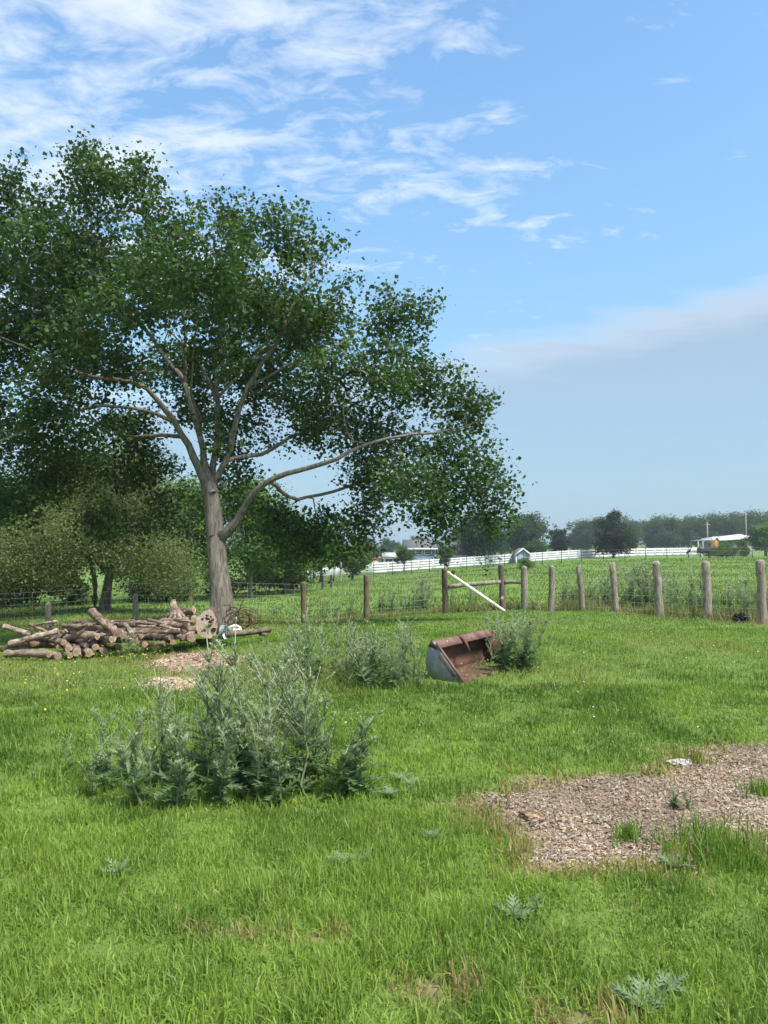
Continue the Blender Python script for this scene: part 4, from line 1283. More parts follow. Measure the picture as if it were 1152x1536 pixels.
# (label, start px,py,depth  end px,py,depth  radius in px, material, bend point or None)
m1 = LD / F
LOGS = [
    ('crooked pale branch log sticking out at the far left top of the pile', (6, 940, 12.7), (47, 953, 12.5), 5.0, 2, None),
    ('pale log lying slanted across the left end with its cut end up right', (14, 966, 12.2), (88, 946, 12.3), 5.2, 2, (46, 958, 12.2)),
    ('log under the slanted pale one with a round grey cut end', (50, 953, 12.9), (95, 961, 12.2), 5.8, 0, None),
    ('greenish log lying low at the left edge of the pile', (-6, 972, 12.3), (42, 975, 12.2), 4.8, 3, None),
    ('long mossy log on the grass at the front left of the pile', (10, 981, 12.0), (75, 983.5, 11.8), 6.4, 2, None),
    ('log with a wide ringed end at the bottom left front', (58, 979, 12.3), (91, 984, 11.85), 6.8, 2, None),
    ('short mossy stub right of the wide ringed end', (92, 981, 12.3), (106, 981.5, 11.95), 5.4, 3, None),
    ('short stub pointing up behind the round grey cut end', (86, 957, 12.7), (98, 945, 12.7), 4.2, 2, None),
    ('wedge shaped log end in the dark gap under the slanted log', (49, 961, 13.0), (50, 962.5, 12.3), 6.2, 0, None),
    ('dark log lying inside the left end of the pile', (30, 968, 12.7), (80, 966, 12.7), 6.5, 0, None),
    ('small tilted log end low between the left logs', (84, 968, 12.8), (87, 970.5, 12.2), 4.4, 0, None),
    ('round log end at the foot of the pile left of middle', (95, 966, 12.8), (104, 972, 12.1), 6.4, 0, None),
    ('thick fibrous log lying steeply over the middle of the pile', (138, 918, 12.7), (178, 949, 12.15), 7.6, 0, (155, 932, 12.4)),
    ('thin plank-like log on the upper left of the middle stack', (112, 932, 12.9), (150, 935, 12.7), 4.0, 0, None),
    ('reddish brown log in the upper middle left of the fibrous one', (113, 941, 12.8), (164, 949, 12.6), 6.2, 2, None),
    ('brown log beneath the reddish one in the middle stack', (105, 947, 12.9), (162, 956, 12.6), 5.4, 0, None),
    ('pale log with a broken hooked end in the middle left stack', (100, 958, 12.6), (146, 954, 12.2), 6.2, 2, (124, 953, 12.4)),
    ('slim branch just under the hooked-end log', (101, 961, 12.7), (144, 962, 12.4), 3.4, 0, None),
    ('stout log with a bright round cut end in the middle of the pile', (138, 961, 13.0), (169.5, 960, 12.1), 6.8, 0, None),
    ('nubby log end resting on the grass left of the wedge pieces', (110, 972, 12.8), (118, 978, 12.0), 7.4, 0, None),
    ('smooth tan log end on the grass in front of the middle', (124, 974, 12.7), (132, 979, 12.05), 6.4, 2, None),
    ('split wedge with a pale flat face above the tan end', (118, 966, 12.7), (130, 969, 12.3), 5.0, 2, None),
    ('half round split end right of the pale wedge', (136, 967, 12.8), (144, 970.5, 12.2), 6.2, 0, None),
    ('dull log end low in the middle of the pile', (146, 970, 12.8), (156, 974, 12.2), 6.0, 0, None),
    ('low log half hidden by weeds right of the middle', (160, 972, 12.8), (178, 972, 12.4), 5.6, 3, None),
    ('tan oval log end right of the fibrous log', (180, 947, 12.9), (184, 952, 12.2), 5.8, 2, None),
    ('forked branch piece with a pale tip above its neighbours', (188, 938, 12.5), (198, 951, 12.2), 4.6, 2, None),
    ('small cut end left of the forked piece', (188, 944, 12.9), (190, 948, 12.3), 4.6, 2, None),
    ('bare plank-like log along the top of the right half', (166, 934, 13.0), (226, 938, 12.9), 4.6, 2, None),
    ('longest straight log across the top right ending in a ringed face', (180, 937, 12.9), (283, 940, 12.6), 6.2, 0, (230, 936, 12.8)),
    ('slender straight log under the longest one', (203, 950, 12.8), (271, 948, 12.6), 4.4, 0, None),
    ('rough barked log with a knotted pale end in the lower right', (214, 955, 12.8), (256, 955, 12.4), 6.2, 0, None),
    ('tapered log on top of the right end below the root stump', (242, 934, 13.0), (281, 930, 12.7), 6.0, 2, None),
    ('split half log beside the large ringed end', (258, 953, 13.0), (277, 956, 12.5), 5.8, 2, None),
    ('log with the largest ringed end right of the split half', (272, 951, 13.3), (289, 954, 12.45), 8.6, 2, None),
    ('greyish round end on the ground under the right half', (252, 959, 13.0), (260, 962, 12.4), 5.2, 3, None),
    ('knobby gnarled chunk on top of the right end', (268, 921, 13.2), (291, 916, 13.1), 7.4, 0, None),
    ('short pale piece leaning against the big slab', (288, 928, 13.2), (293, 926, 12.8), 6.4, 2, None),
    ('mossy curved log in the grass below the right half', (220, 966, 12.5), (247, 966, 12.4), 4.8, 3, None),
    ('oval log end low beside the forked branch', (206, 950, 13.0), (213, 953, 12.3), 5.0, 2, None),
    ('leaning split stick in front of the low right logs', (192, 969, 12.2), (207, 951, 12.2), 2.2, 2, None),
    ('tan jumbled log end left of the leaning stick', (190, 958, 12.8), (198, 962, 12.3), 5.6, 2, None),
    ('tan jumbled log end right of the leaning stick', (200, 956, 12.8), (207, 961, 12.3), 5.6, 2, None),
    ('low log end half buried in grass under the jumble', (210, 965, 12.8), (218, 967, 12.3), 5.2, 0, None),
    ('flat mossy butt under the big sawn slab', (296, 961, 13.2), (316, 961, 13.0), 5.0, 3, None),
]
MATS = {0: M_LOG, 2: M_LOGPALE, 3: M_LOGMOSS}
for lab, a, b, rp, mi, via in LOGS:
    log(lab, LP(*a), LP(*b), rp * m1 * .9, MATS[mi], None if via is None else LP(*via), rough=0.16 if 'fibrous' in lab or 'gnarled' in lab or 'rough' in lab else 0.11)
for i in range(16):
    px = 40 + 15.5 * i + rl.normal() * 3
    d = 13.15 + rl.random() * .35
    z_py = 972 - 0.052 * px - (14 if i % 2 and 80 < px else 4)
    log('log buried in the inside of the pile', LP(px - 26, z_py + rl.normal() * 2, d), LP(px + 26, z_py + rl.normal() * 2, d + .1), 6.5 * m1, M_LOG)

for i in range(16):
    px = 60 + 14 * i + rl.normal() * 5; py = 950 - .05 * px + rl.normal() * 7
    a_ = rl.normal() * .5
    log('thin broken branch tossed on the log pile', LP(px - 16 * math.cos(a_), py - 9 * math.sin(a_), 12.35 + .2 * rl.random()), LP(px + 16 * math.cos(a_), py + 9 * math.sin(a_), 12.3 + .2 * rl.random()), (1.6 + 1.4 * rl.random()) * m1, M_LOGPALE if i % 3 else M_LOG, group='thin branches on the log pile', name='branch')
# upright root stump on top
p = LP(264, 926, 13.1)
st = thing('root_stump', 'small upturned root stump standing on the right end of the pile', 'stump', p)
mb = MB()
mb.tube([(0, 0, -.02), (-.02, 0, .1), (-.04, 0, .2), (-.05, 0, .3)], [.12, .085, .06, .035], 9, False, True, .12, rl)
mb.build('stem', M_LOGPALE, st, True)
mb = MB()
for a in np.linspace(0, 5.4, 6):
    mb.tube([(.04 * math.cos(a), .04 * math.sin(a), .10), (.12 * math.cos(a), .12 * math.sin(a), .04), (.2 * math.cos(a), .2 * math.sin(a), -.04)], [.04, .035, .012], 6, False, True, .1, rl)
mb.build('roots', M_LOGPALE, st, True)

# big sawn slab with rot holes, standing on edge
sd = 12.75
sc_ = P(309, 936, sd)
slab = thing('tree_slab', 'big sawn tree slab with dark rot holes leaning by the trunk', 'log', sc_)
outl = np.array([(293.5, 931), (297, 924), (305, 917), (315, 912), (320, 917), (325, 928), (327, 940), (323, 953), (316, 958), (304, 956), (297, 950), (293.5, 941)])
fr_ = np.array([P(a, b, sd) for a, b in outl]) - sc_
# subdivide the outline
den_ = []
for i in range(len(fr_)):
    a, b = fr_[i], fr_[(i + 1) % len(fr_)]
    den_ += [a, a * .66 + b * .34 + rl.normal(size=3) * .004, a * .33 + b * .67 + rl.normal(size=3) * .004]
fr_ = np.array(den_); n = len(fr_)
bk = fr_ * 1.03 + np.array([-.05, .42, 0.0])
mb = MB(); mb.add(np.vstack([fr_, bk]), None, [[i, (i + 1) % n, n + (i + 1) % n, n + i] for i in range(n)]); mb.add(np.vstack([bk, bk.mean(0)]), [[i, (i + 1) % n, n] for i in range(n)])
mb.build('bark', M_LOG, slab, True)
k = MT('rotten_sawn_face', 0.9, 0.1)
v = k.coord('Object')
n1 = k.noise(v, 9, 5, 0.6); n2 = k.noise(v, 26, 4, 0.6)
hole = k.ramp(k.math('ADD', k.math('MULTIPLY', n1, .75), k.math('MULTIPLY', n2, .35)), [(0.64, (0, 0, 0)), (0.70, (0.8, 0.8, 0.8))])
c_ = k.ramp(n2, [(0.3, (0.40, 0.30, 0.22)), (0.7, (0.56, 0.45, 0.35))])
k.color(k.mix(hole, c_, (0.075, 0.03, 0.022))); k.bump(n2, 0.5, 0.02)
M_ROT = k.m
face = fr_ * .99; face[:, 1] -= .006
V, T, Q = disc_mesh('sawn_face', face)
obj('sawn_face', make_mesh('sawn_face', V, T, Q, False, None, [M_ROT]), None, slab)
mb = MB()
for (hx0, hz0, hr) in [(.03, .09, .035), (.09, .02, .05), (.05, -.03, .04), (.11, .07, .03), (-.06, .08, .028), (-.04, -.11, .03), (.12, -.10, .045), (.02, .14, .022), (.08, .12, .02)]:
    aa = np.linspace(0, 2 * PI, 9)[:-1]
    rr_ = hr * (1 + .25 * rl.normal(size=8))
    ring = np.stack([hx0 + rr_ * np.cos(aa), np.full(8, -.009), hz0 + .8 * rr_ * np.sin(aa)], -1)
    inner = ring * [1, 1, 1]; c = ring.mean(0); inner = c + (ring - c) * .5 + [0, .001, 0]
    mb.add(np.vstack([ring, inner, c + [0, .0015, 0]]), [[16, 8 + i, 8 + (i + 1) % 8] for i in range(8)], [[i, (i + 1) % 8, 8 + (i + 1) % 8, 8 + i] for i in range(8)])
mb.build('rot_holes', m_simple('rot', (0.045, 0.022, 0.016), 0.95, 0.3, 20), slab)

# ------------------------------------------------------------------ junk beside the trunk
M_GALV = m_simple('galvanised_steel', (0.50, 0.56, 0.62), 0.38, 0.12, 6, 0.5, 0, 0.55)
M_RUST = m_simple('rust', (0.13, 0.070, 0.045), 0.9, 0.35, 12, 0.2, 0.5)
bc = P(330, 948, 13.2)
bkt = thing('metal_pail', 'shiny galvanised pail lying on its side against the big slab', 'bucket', bc, -0.25)
mb = MB()
ths = np.linspace(0, 2 * PI, 25)[:-1]
prof = [(-.11, .10), (-.10, .106), (-.045, .110), (-.04, .116), (-.03, .110), (.04, .117), (.045, .123), (.055, .117), (.105, .121), (.112, .127), (.105, .115), (-.095, .098), (-.10, .0001)]
mb.add([(x, q * math.cos(t), q * math.sin(t)) for x, q in prof for t in ths], None, [[i * 24 + j, i * 24 + (j + 1) % 24, (i + 1) * 24 + (j + 1) % 24, (i + 1) * 24 + j] for i in range(len(prof) - 1) for j in range(24)])
mb.add([(-.108, .1 * math.cos(t), .1 * math.sin(t)) for t in ths] + [(-.108, 0, 0)], [[24, (j + 1) % 24, j] for j in range(24)])
mb.build('shell', M_GALV, bkt, True)
MB().tube([(.10, .118 * math.cos(t), .118 * math.sin(t) * 1.0 - 0.0) if False else (.10 + .09 * math.sin(t), -.12 * math.cos(t), -.03) for t in np.linspace(0, PI, 12)], .004, 5).build('handle', M_GALV, bkt, True)

wc = P(352, 946, 13.1)
wheel = thing('pale_casting', 'small pale scrap metal wheel with openings beside the pail', 'scrap metal', wc)
M_PALE = m_simple('chalky_metal', (0.55, 0.54, 0.50), 0.7, 0.3, 18, 0.3, 0.4)
mb = MB()
ring = [(.105 * math.cos(t), -.02 + .03 * math.sin(t * 2), .085 * math.sin(t)) for t in np.linspace(0, 2 * PI, 19)]
mb.tube(ring, .024, 7); mb.build('rim', M_PALE, wheel, True)
mb = MB()
for a in (0.4, 1.7, 2.7, 3.9, 5.2):
    mb.tube([(0, -.05, .01), (.05 * math.cos(a), -.05, .05 * math.sin(a)), (.10 * math.cos(a), -.02, .08 * math.sin(a))], [.022, .018, .016], 6)
mb.build('spokes', M_PALE, wheel, True)
mb = MB(); mb.tube([(0, -.09, .01), (0, -.03, .01), (0, .05, .01)], [.03, .04, .035], 9, True, True); mb.build('hub', M_PALE, wheel, True)

rw = np.random.default_rng(9)
rc = P(362, 944, 13.9)
tang = thing('wire_tangle', 'rusty tangle of bent wire and rods piled by the trunk', 'wire', rc)
for j in range(14):
    mb = MB()
    a0 = rw.random() * 6.28
    cx, cz2, R = rw.normal() * .12, .16 + rw.normal() * .06, .10 + .12 * rw.random()
    pts = [(cx + R * math.cos(a0 + t) * (1 + .15 * math.sin(3 * t)), .10 * rw.normal() * .3 + .08 * math.sin(t + j), max(-.03, cz2 + R * .8 * math.sin(a0 + t))) for t in np.linspace(0, 3 + 3 * rw.random(), 14)]
    mb.tube(pts, .008, 5); mb.build('rod', M_RUST, tang, True)
for q in [[(-.28, 0, .32), (-.2, 0, .36), (-.1, 0, .30), (-.06, 0, .12), (-.08, 0, 0)], [(-.06, 0, .3), (.0, 0, .44), (.06, .02, .56)], [(-.3, 0, .06), (-.1, 0, .12), (.1, 0, .14), (.3, .02, -.02)], [(-.3, -.02, .15), (-.26, -.02, .02), (-.24, 0, -.04)]]:
    MB().tube(q, .011, 6, True, True).build('rod', M_RUST, tang, True)
pa, pb_ = P(338, 953, 12.9), P(406, 944, 13.3)
pl = thing('dark_beam', 'dark weathered beam lying on the grass right of the trunk', 'beam', (pa + pb_) / 2)
v_ = pb_ - pa; L = np.linalg.norm(v_)
pl.rotation_euler = (0, -math.asin(v_[2] / L), math.atan2(v_[1], v_[0]))
mb = MB(); mb.tube([(-L / 2 + L * i / 8, .006 * rw.normal(), .006 * rw.normal()) for i in range(9)], .052, 4, True, True, .05, rw); mb.build('beam', M_POST_DARK, pl)
# keep off the ground a little with a cross bearer
MB().box((L * .28, -.12, -.09), (L * .34, .12, -.035)).build('bearer', M_POST_DARK, pl)

# crumpled black sheet near the last post
M_BLK = m_simple('black_plastic', (0.006, 0.006, 0.007), 0.7, 0.3, 9, 0.2)
bs = G(1108, 15.6)
bmx = bmesh.new(); bmesh.ops.create_icosphere(bmx, subdivisions=3, radius=1)
for v in bmx.verts:
    f = 1 + .32 * math.sin(v.co.x * 7 + v.co.y * 5) * math.cos(v.co.z * 6 + v.co.x * 4) + .12 * random.uniform(-1, 1)
    v.co = (v.co.x * f * .15, v.co.y * f * .10, max(-.02, v.co.z * f * .10 + .06))
me = bpy.data.meshes.new('black_bag'); bmx.to_mesh(me); bmx.free()
o = obj('black_bag', me, M_BLK); o.location = bs
tag(o, 'crumpled black plastic bag at the fence foot near the last post', 'bag')

# ------------------------------------------------------------------ loader bucket
tip = np.array(gpix(694, 1024))
tip[2] += 0.035
ba = np.array([.555, .832, 0]); bf = np.array([.832, -.555, 0])
bucket = thing('loader_bucket', 'rusty tractor loader bucket with grey side plates lying in the grass', 'loader bucket', tip)
bucket.rotation_euler = (0, 0, math.atan2(bf[1], bf[0]))           # local x: forward (mouth), local y: along the width
k = MT('rusty_plate', 0.85, 0.25)
v = k.coord('Object')
n1 = k.noise(v, 5, 6, 0.65); n2 = k.noise(v, 28, 4, 0.6)
c_ = k.ramp(n1, [(0.25, (0.065, 0.036, 0.026)), (0.5, (0.15, 0.076, 0.046)), (0.75, (0.25, 0.135, 0.075))])
k.color(k.mix(k.math('MULTIPLY', n2, .45), c_, (0.075, 0.042, 0.034))); k.bump(n2, .4, .01)
M_RUSTPLATE = k.m
k = MT('rusty_rim', 0.7, 0.3)
n1 = k.noise(k.coord('Object'), 9, 6, 0.6)
k.color(k.ramp(n1, [(0.3, (0.10, 0.055, 0.045)), (0.7, (0.22, 0.125, 0.10))])); k.bump(n1, .3, .008)
M_RIM = k.m
k = MT('grey_worn_plate', 0.6, 0.35)
n1 = k.noise(k.coord('Object'), 4, 7, 0.7); n2 = k.noise(k.coord('Object'), 16, 4)
c_ = k.ramp(n2, [(0.3, (0.20, 0.22, 0.235)), (0.7, (0.32, 0.345, 0.36))])
k.color(k.mix(k.ramp(n1, [(0.55, (0, 0, 0)), (0.66, (.8, .8, .8))]), c_, (0.15, 0.085, 0.06))); k.bump(n2, .2, .006)
M_GREYPLATE = k.m
WB = 1.42
PR = [(0.02, -.03), (-.33, .375), (-.38, .395), (-.43, .34), (-.475, .14), (-.44, .0), (-.34, -.055)]     # side profile (forward, up)
def side_plate(y, mat, lab):
    mb = MB(); n = len(PR)
    V = [(a, y - .012, b) for a, b in PR] + [(a, y + .012, b) for a, b in PR]
    V += [(-.33, y - .012, .14), (-.33, y + .012, .14)]
    T = []
    for i in range(n):
        j = (i + 1) % n
        T += [[2 * n, i, j], [2 * n + 1, n + j, n + i]]
    mb.add(V, T, [[i, n + i, n + (i + 1) % n, (i + 1) % n] for i in range(n)])
    o = mb.build('side_plate', mat, bucket); o['label'] = lab
    return o
sp1 = side_plate(0.0, M_GREYPLATE, 'grey worn near side plate'); side_plate(WB, M_RUSTPLATE, 'rusty far side plate')
def sheet(name, prof, th, mat, y0=.013, y1=WB - .013):
    prof = np.array(prof, float)
    t = np.gradient(prof, axis=0); t /= np.linalg.norm(t, axis=1)[:, None]
    nrm = np.stack([-t[:, 1], t[:, 0]], -1) * th
    V = []
    for y in (y0, y1):
        V += [(a, y, b) for a, b in prof] + [(a, y, b) for a, b in prof + nrm]
    n = len(prof)
    Q = []
    for i in range(n - 1):
        Q += [[i, i + 1, 2 * n + i + 1, 2 * n + i], [n + i + 1, n + i, 3 * n + i, 3 * n + i + 1], [i, n + i, n + i + 1, i + 1], [2 * n + i, 2 * n + i + 1, 3 * n + i + 1, 3 * n + i]]
    Q += [[0, 2 * n, 3 * n, n], [n - 1, 2 * n - 1, 4 * n - 1, 3 * n - 1]]
    return MB().add(V, None, Q).build(name, mat, bucket)
sheet('back_plate', [(-.415, .333), (-.445, .25), (-.465, .14), (-.455, .05), (-.43, .0)], .012, M_RUSTPLATE)
sheet('floor_plate', [(-.425, -.002), (-.39, -.03), (-.33, -.045), (-.15, -.04), (.0, -.03)], .012, M_RUSTPLATE)
# folded top rim
mb = MB()
RP = [(-.435, .342), (-.395, .400), (-.382, .402), (-.312, .322), (-.322, .312), (-.388, .383), (-.424, .328)]
n = len(RP)
mb.add([(a, -.02, b) for a, b in RP] + [(a, WB + .02, b) for a, b in RP], None, [[i, n + i, n + (i + 1) % n, (i + 1) % n] for i in range(n)])
mb.add([(a, -.02, b) for a, b in RP] , [[0, i, i + 1] for i in range(1, n - 1)])
mb.add([(a, WB + .02, b) for a, b in RP] , [[0, i + 1, i] for i in range(1, n - 1)])
mb.build('top_rim', M_RIM, bucket)
mb = MB(); mb.tube([(.03, -.01, -.035), (.03, WB + .01, -.035)], .022, 4, True, True); mb.build('cutting_edge', M_RIM, bucket)
# edge flange and stiffener of the near plate, hook lugs on the rim
for y in (-.02, WB + .02):
    mb = MB(); mb.tube([(.03, y, -.03), (-.15, y, .18), (-.325, y, .385)], [.017, .017, .017], 4, True, True); mb.build('edge_flange', M_RIM, bucket)
mb = MB(); mb.tube([(-.09, -.022, .02), (-.19, -.022, .135), (-.29, -.022, .25)], .016, 6, True, True); mb.build('stiffener', M_RIM, bucket)
for y in (.62,):
    mb = MB(); mb.tube([(-.40, y, .40), (-.32, y, .365), (-.27, y, .30), (-.235, y, .22)], [.02, .022, .02, .012], 4, True, True); mb.build('lug', M_RUSTPLATE, bucket)
MB().box((-.365, .27, .355), (-.345, .285, .378)).build('rim_tab', M_TAN, bucket)

# ------------------------------------------------------------------ thistles and other weeds
def lobed_leaf(base, d, up, L, wd, lobes, droop, col, acc, r):
    """deeply cut leaf: midrib with pointed lobes on both sides"""
    d = d / (np.linalg.norm(d) + 1e-9)
    s = np.cross(d, up); s /= np.linalg.norm(s) + 1e-9
    n = np.cross(s, d)
    t = np.linspace(0, 1, lobes + 2)
    mid = base + np.outer(t * L, d) + np.outer(-droop * L * t ** 2, [0, 0, 1.0])
    V = list(mid); T = []
    m = len(mid)
    for sg in (-1, 1):
        for i in range(lobes):
            tt = (t[i] + t[i + 1]) / 2 + .10
            w = wd * L * math.sin(PI * min(.97, .12 + .86 * (tt) ** .8)) * (0.8 + .4 * r.random())
            p = base + d * (tt + .08) * L + s * sg * w + n * (.10 * w + .03 * L * r.normal()) + np.array([0, 0, -droop * L * tt ** 2])
            V.append(p)
            q = m + (0 if sg < 0 else lobes) + i
            T.append([i, i + 1, q] if sg > 0 else [i + 1, i, q])
    k0 = acc['n']
    acc['V'].append(np.array(V)); acc['T'].append(np.array(T) + k0); acc['C'].append(np.tile(col, (len(V), 1))); acc['n'] += len(V)

def thistle(h, r, grey=0.5, lush=1.0, branches=7):
    """returns stem mesh and leaf mesh of one plant, base at the origin"""
    stem = MB(); sc = []
    acc = dict(V=[], T=[], C=[], n=0)
    lean = r.normal(size=2) * .10
    n = 10
    z = np.linspace(0, h, n)
    main = np.stack([lean[0] * z + .025 * np.cumsum(r.normal(size=n)) * h, lean[1] * z + .025 * np.cumsum(r.normal(size=n)) * h, z], -1)
    main[0] = 0
    stem.tube(main, np.linspace(.010, .0035, n), 5)
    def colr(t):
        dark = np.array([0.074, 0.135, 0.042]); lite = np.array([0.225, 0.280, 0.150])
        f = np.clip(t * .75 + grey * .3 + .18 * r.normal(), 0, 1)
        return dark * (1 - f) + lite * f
    def at(t):
        return np.array([np.interp(t * h, z, main[:, c]) for c in range(3)])
    for i in range(int(12 * lush)):                       # basal and lower leaves
        a = r.random() * 6.28; t = .04 + .38 * r.random() ** 1.2
        d = np.array([math.cos(a), math.sin(a), .35 + .5 * r.random()])
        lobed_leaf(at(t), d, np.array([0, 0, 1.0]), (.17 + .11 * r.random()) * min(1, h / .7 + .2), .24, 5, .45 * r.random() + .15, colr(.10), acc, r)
    for i in range(int(16 * lush)):                       # stem leaves
        a = r.random() * 6.28; t = .3 + .65 * r.random()
        d = np.array([math.cos(a), math.sin(a), .7 + .6 * r.random()])
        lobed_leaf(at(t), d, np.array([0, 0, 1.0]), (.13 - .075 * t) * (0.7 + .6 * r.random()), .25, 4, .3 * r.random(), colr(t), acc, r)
    for b in range(branches):
        t0 = .35 + .55 * r.random(); a = r.random() * 6.28
        L = h * (.22 + .32 * r.random()) * (1.15 - .5 * t0)
        d = np.array([math.cos(a) * .62, math.sin(a) * .62, .85 + .3 * r.random()])
        q = np.linspace(0, 1, 7)[:, None]
        curve = at(t0) + d * L * q + np.array([0, 0, -.22 * L]) * np.maximum(0, q - .62) ** 1.3 * 4 * r.random() + np.array([-d[1], d[0], 0]) * L * .12 * r.normal() * q ** 2
        stem.tube(curve, np.linspace(.0055, .0022, 7), 4)
        for i in range(int(7 * lush) + 1):
            qq = r.random(); p = curve[min(5, int(qq * 6))] * (1 - (qq * 6 % 1)) + curve[min(6, int(qq * 6) + 1)] * (qq * 6 % 1)
            a2 = r.random() * 6.28
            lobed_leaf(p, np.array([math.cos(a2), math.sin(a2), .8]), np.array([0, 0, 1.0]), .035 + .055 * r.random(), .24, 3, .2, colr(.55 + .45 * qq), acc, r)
        # bud at the tip
        stem.tube([curve[-1], curve[-1] + [0, 0, .006], curve[-1] + d * .012, curve[-1] + d * .02], [.003, .0065, .006, .0015], 5)
    sm = stem.mesh('stem', True)
    nv = len(sm.vertices)
    ca = sm.color_attributes.new('Col', 'FLOAT_COLOR', 'POINT')
    co = np.empty(nv * 3, np.float32); sm.vertices.foreach_get('co', co); zz = co.reshape(-1, 3)[:, 2] / h
    c4 = np.ones((nv, 4), np.float32)
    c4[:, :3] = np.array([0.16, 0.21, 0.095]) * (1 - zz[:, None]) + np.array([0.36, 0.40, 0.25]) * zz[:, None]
    ca.data.foreach_set('color', c4.ravel())
    sm.materials.append(M_WEED)
    lm = make_mesh('foliage', np.vstack(acc['V']), np.vstack(acc['T']), None, False, np.vstack(acc['C']), [M_WEED])
    return sm, lm

rt = np.random.default_rng(77)
TALL = [thistle(1.0, rt, .45, 1.25, 10) for _ in range(6)]
LOW = [thistle(.42, rt, .25, 1.5, 4) for _ in range(4)]
GREY = [thistle(.9, rt, .95, 1.1, 9) for _ in range(4)]
def rosette(r):
    stem = MB(); stem.tube([(0, 0, -.01), (0.004, 0, .03), (.008, .004, .06)], [.008, .007, .003], 5)
    sm = stem.mesh('stem', True, [M_WEED], np.array([.2, .25, .13]))
    acc = dict(V=[], T=[], C=[], n=0)
    for i in range(8):
        a = i * 2.4 + r.normal() * .3
        t = r.random()
        lobed_leaf(np.array([0, 0, .02 + .03 * r.random()]), np.array([math.cos(a), math.sin(a), .45 + .5 * r.random()]), np.array([0, 0, 1.0]), .11 + .09 * r.random(), .26, 5, .25, np.array([.11, .17, .075]) * (1 - t) + np.array([.22, .27, .16]) * t, acc, r)
    return sm, make_mesh('foliage', np.vstack(acc['V']), np.vstack(acc['T']), None, False, np.vstack(acc['C']), [M_WEED])
ROSE = [rosette(rt) for _ in range(4)]
BUSHY = [thistle(.8, rt, .1, 1.9, 8) for _ in range(3)]
def weed_clump(name, label, plants, group=None):
    """plants: (x, y, scale, library)"""
    c = np.mean([[q[0], q[1]] for q in plants], 0)
    base = np.array([c[0], c[1], float(gz(c[0], c[1]))])
    root = thing(name, label, 'weeds', base, 0, group)
    for x, y, s, lib in plants:
        sm, lm = lib[int(rt.integers(len(lib)))]
        o = obj('plant', sm, None, root)
        o.location = (x - base[0], y - base[1], float(gz(x, y)) - base[2] - .01)
        o.rotation_euler = (rt.normal() * .10, rt.normal() * .10, rt.random() * 6.28)
        sx = s * (0.9 + .2 * rt.random())
        o.scale = (sx, sx, s)
        obj('foliage', lm, None, o)
    return root

WEED_SPOTS = []
def scatter(n, px0, px1, py0, py1, hfun, libs):
    pl = []
    for _ in range(n):
        px = px0 + (px1 - px0) * rt.random(); py = py0 + (py1 - py0) * rt.random()
        g = gpix(px, py)
        s, lib = hfun(px, py)
        pl.append((g[0], g[1], s, lib))
        WEED_SPOTS.append((g[0], g[1]))
    return pl
def front_h(px, py):
    # tall in the middle, tailing off to the sides
    prof = np.interp(px, [90, 150, 215, 260, 330, 400, 450, 490, 525, 550], [.46, .50, .54, .62, .80, .90, .78, .58, .36, .26])
    s = prof * (.50 + .75 * rt.random())
    if rt.random() < .2:
        return min(s, .5) * .9 + .08, BUSHY
    return s, (TALL if rt.random() < .62 else GREY)
front = scatter(30, 225, 475, 1145, 1205, front_h, None) + scatter(11, 85, 240, 1160, 1200, front_h, None) + scatter(10, 455, 540, 1165, 1195, front_h, None)
front += [(*gpix(px, py)[:2], .9 + .3 * rt.random(), LOW) for px, py in [(215, 1212), (262, 1214), (425, 1210), (510, 1198), (545, 1190), (320, 1208)]]
weed_clump('thistle_clump', 'big clump of tall grey-green thistles in the foreground lawn', front)
def back_h(px, py):
    prof = np.interp(px, [440, 470, 500, 545, 590, 620, 660], [.44, .72, .58, .70, .56, .78, .56])
    return prof * (.62 + .42 * rt.random()), (BUSHY if rt.random() < .35 else TALL if rt.random() < .5 else GREY)
weed_clump('thistle_clump', 'long thistle patch in the lawn left of the rusty loader bucket', scatter(64, 430, 634, 998, 1036, back_h, None) + scatter(8, 375, 440, 1000, 1030, lambda a, b: (.3 + .2 * rt.random(), GREY), None))
weed_clump('thistle_clump', 'green weeds growing over the right end of the loader bucket', scatter(16, 752, 806, 985, 1010, lambda a, b: (.55 + .3 * rt.random(), BUSHY if rt.random() < .6 else TALL), None)
           + [(*gpix(738, 968)[:2], .62, TALL), (*gpix(712, 1025)[:2], .30, GREY), (*gpix(736, 1014)[:2], .42, TALL)])
weed_clump('thistle_clump', 'tall thin thistles fringing the far side of the big clump', scatter(9, 340, 470, 1080, 1115, lambda a, b: (.48 + .25 * rt.random(), GREY if rt.random() < .6 else TALL), None))
weed_clump('thistle_clump', 'low weeds between the big clump and the bare chip patch', scatter(7, 225, 310, 1040, 1075, lambda a, b: (.22 + .16 * rt.random(), GREY), None))
weed_clump('thistle_clump', 'weeds at the foot of the log pile beside yellow flowers', scatter(9, 178, 228, 978, 996, lambda a, b: (.30 + .2 * rt.random(), GREY), None))
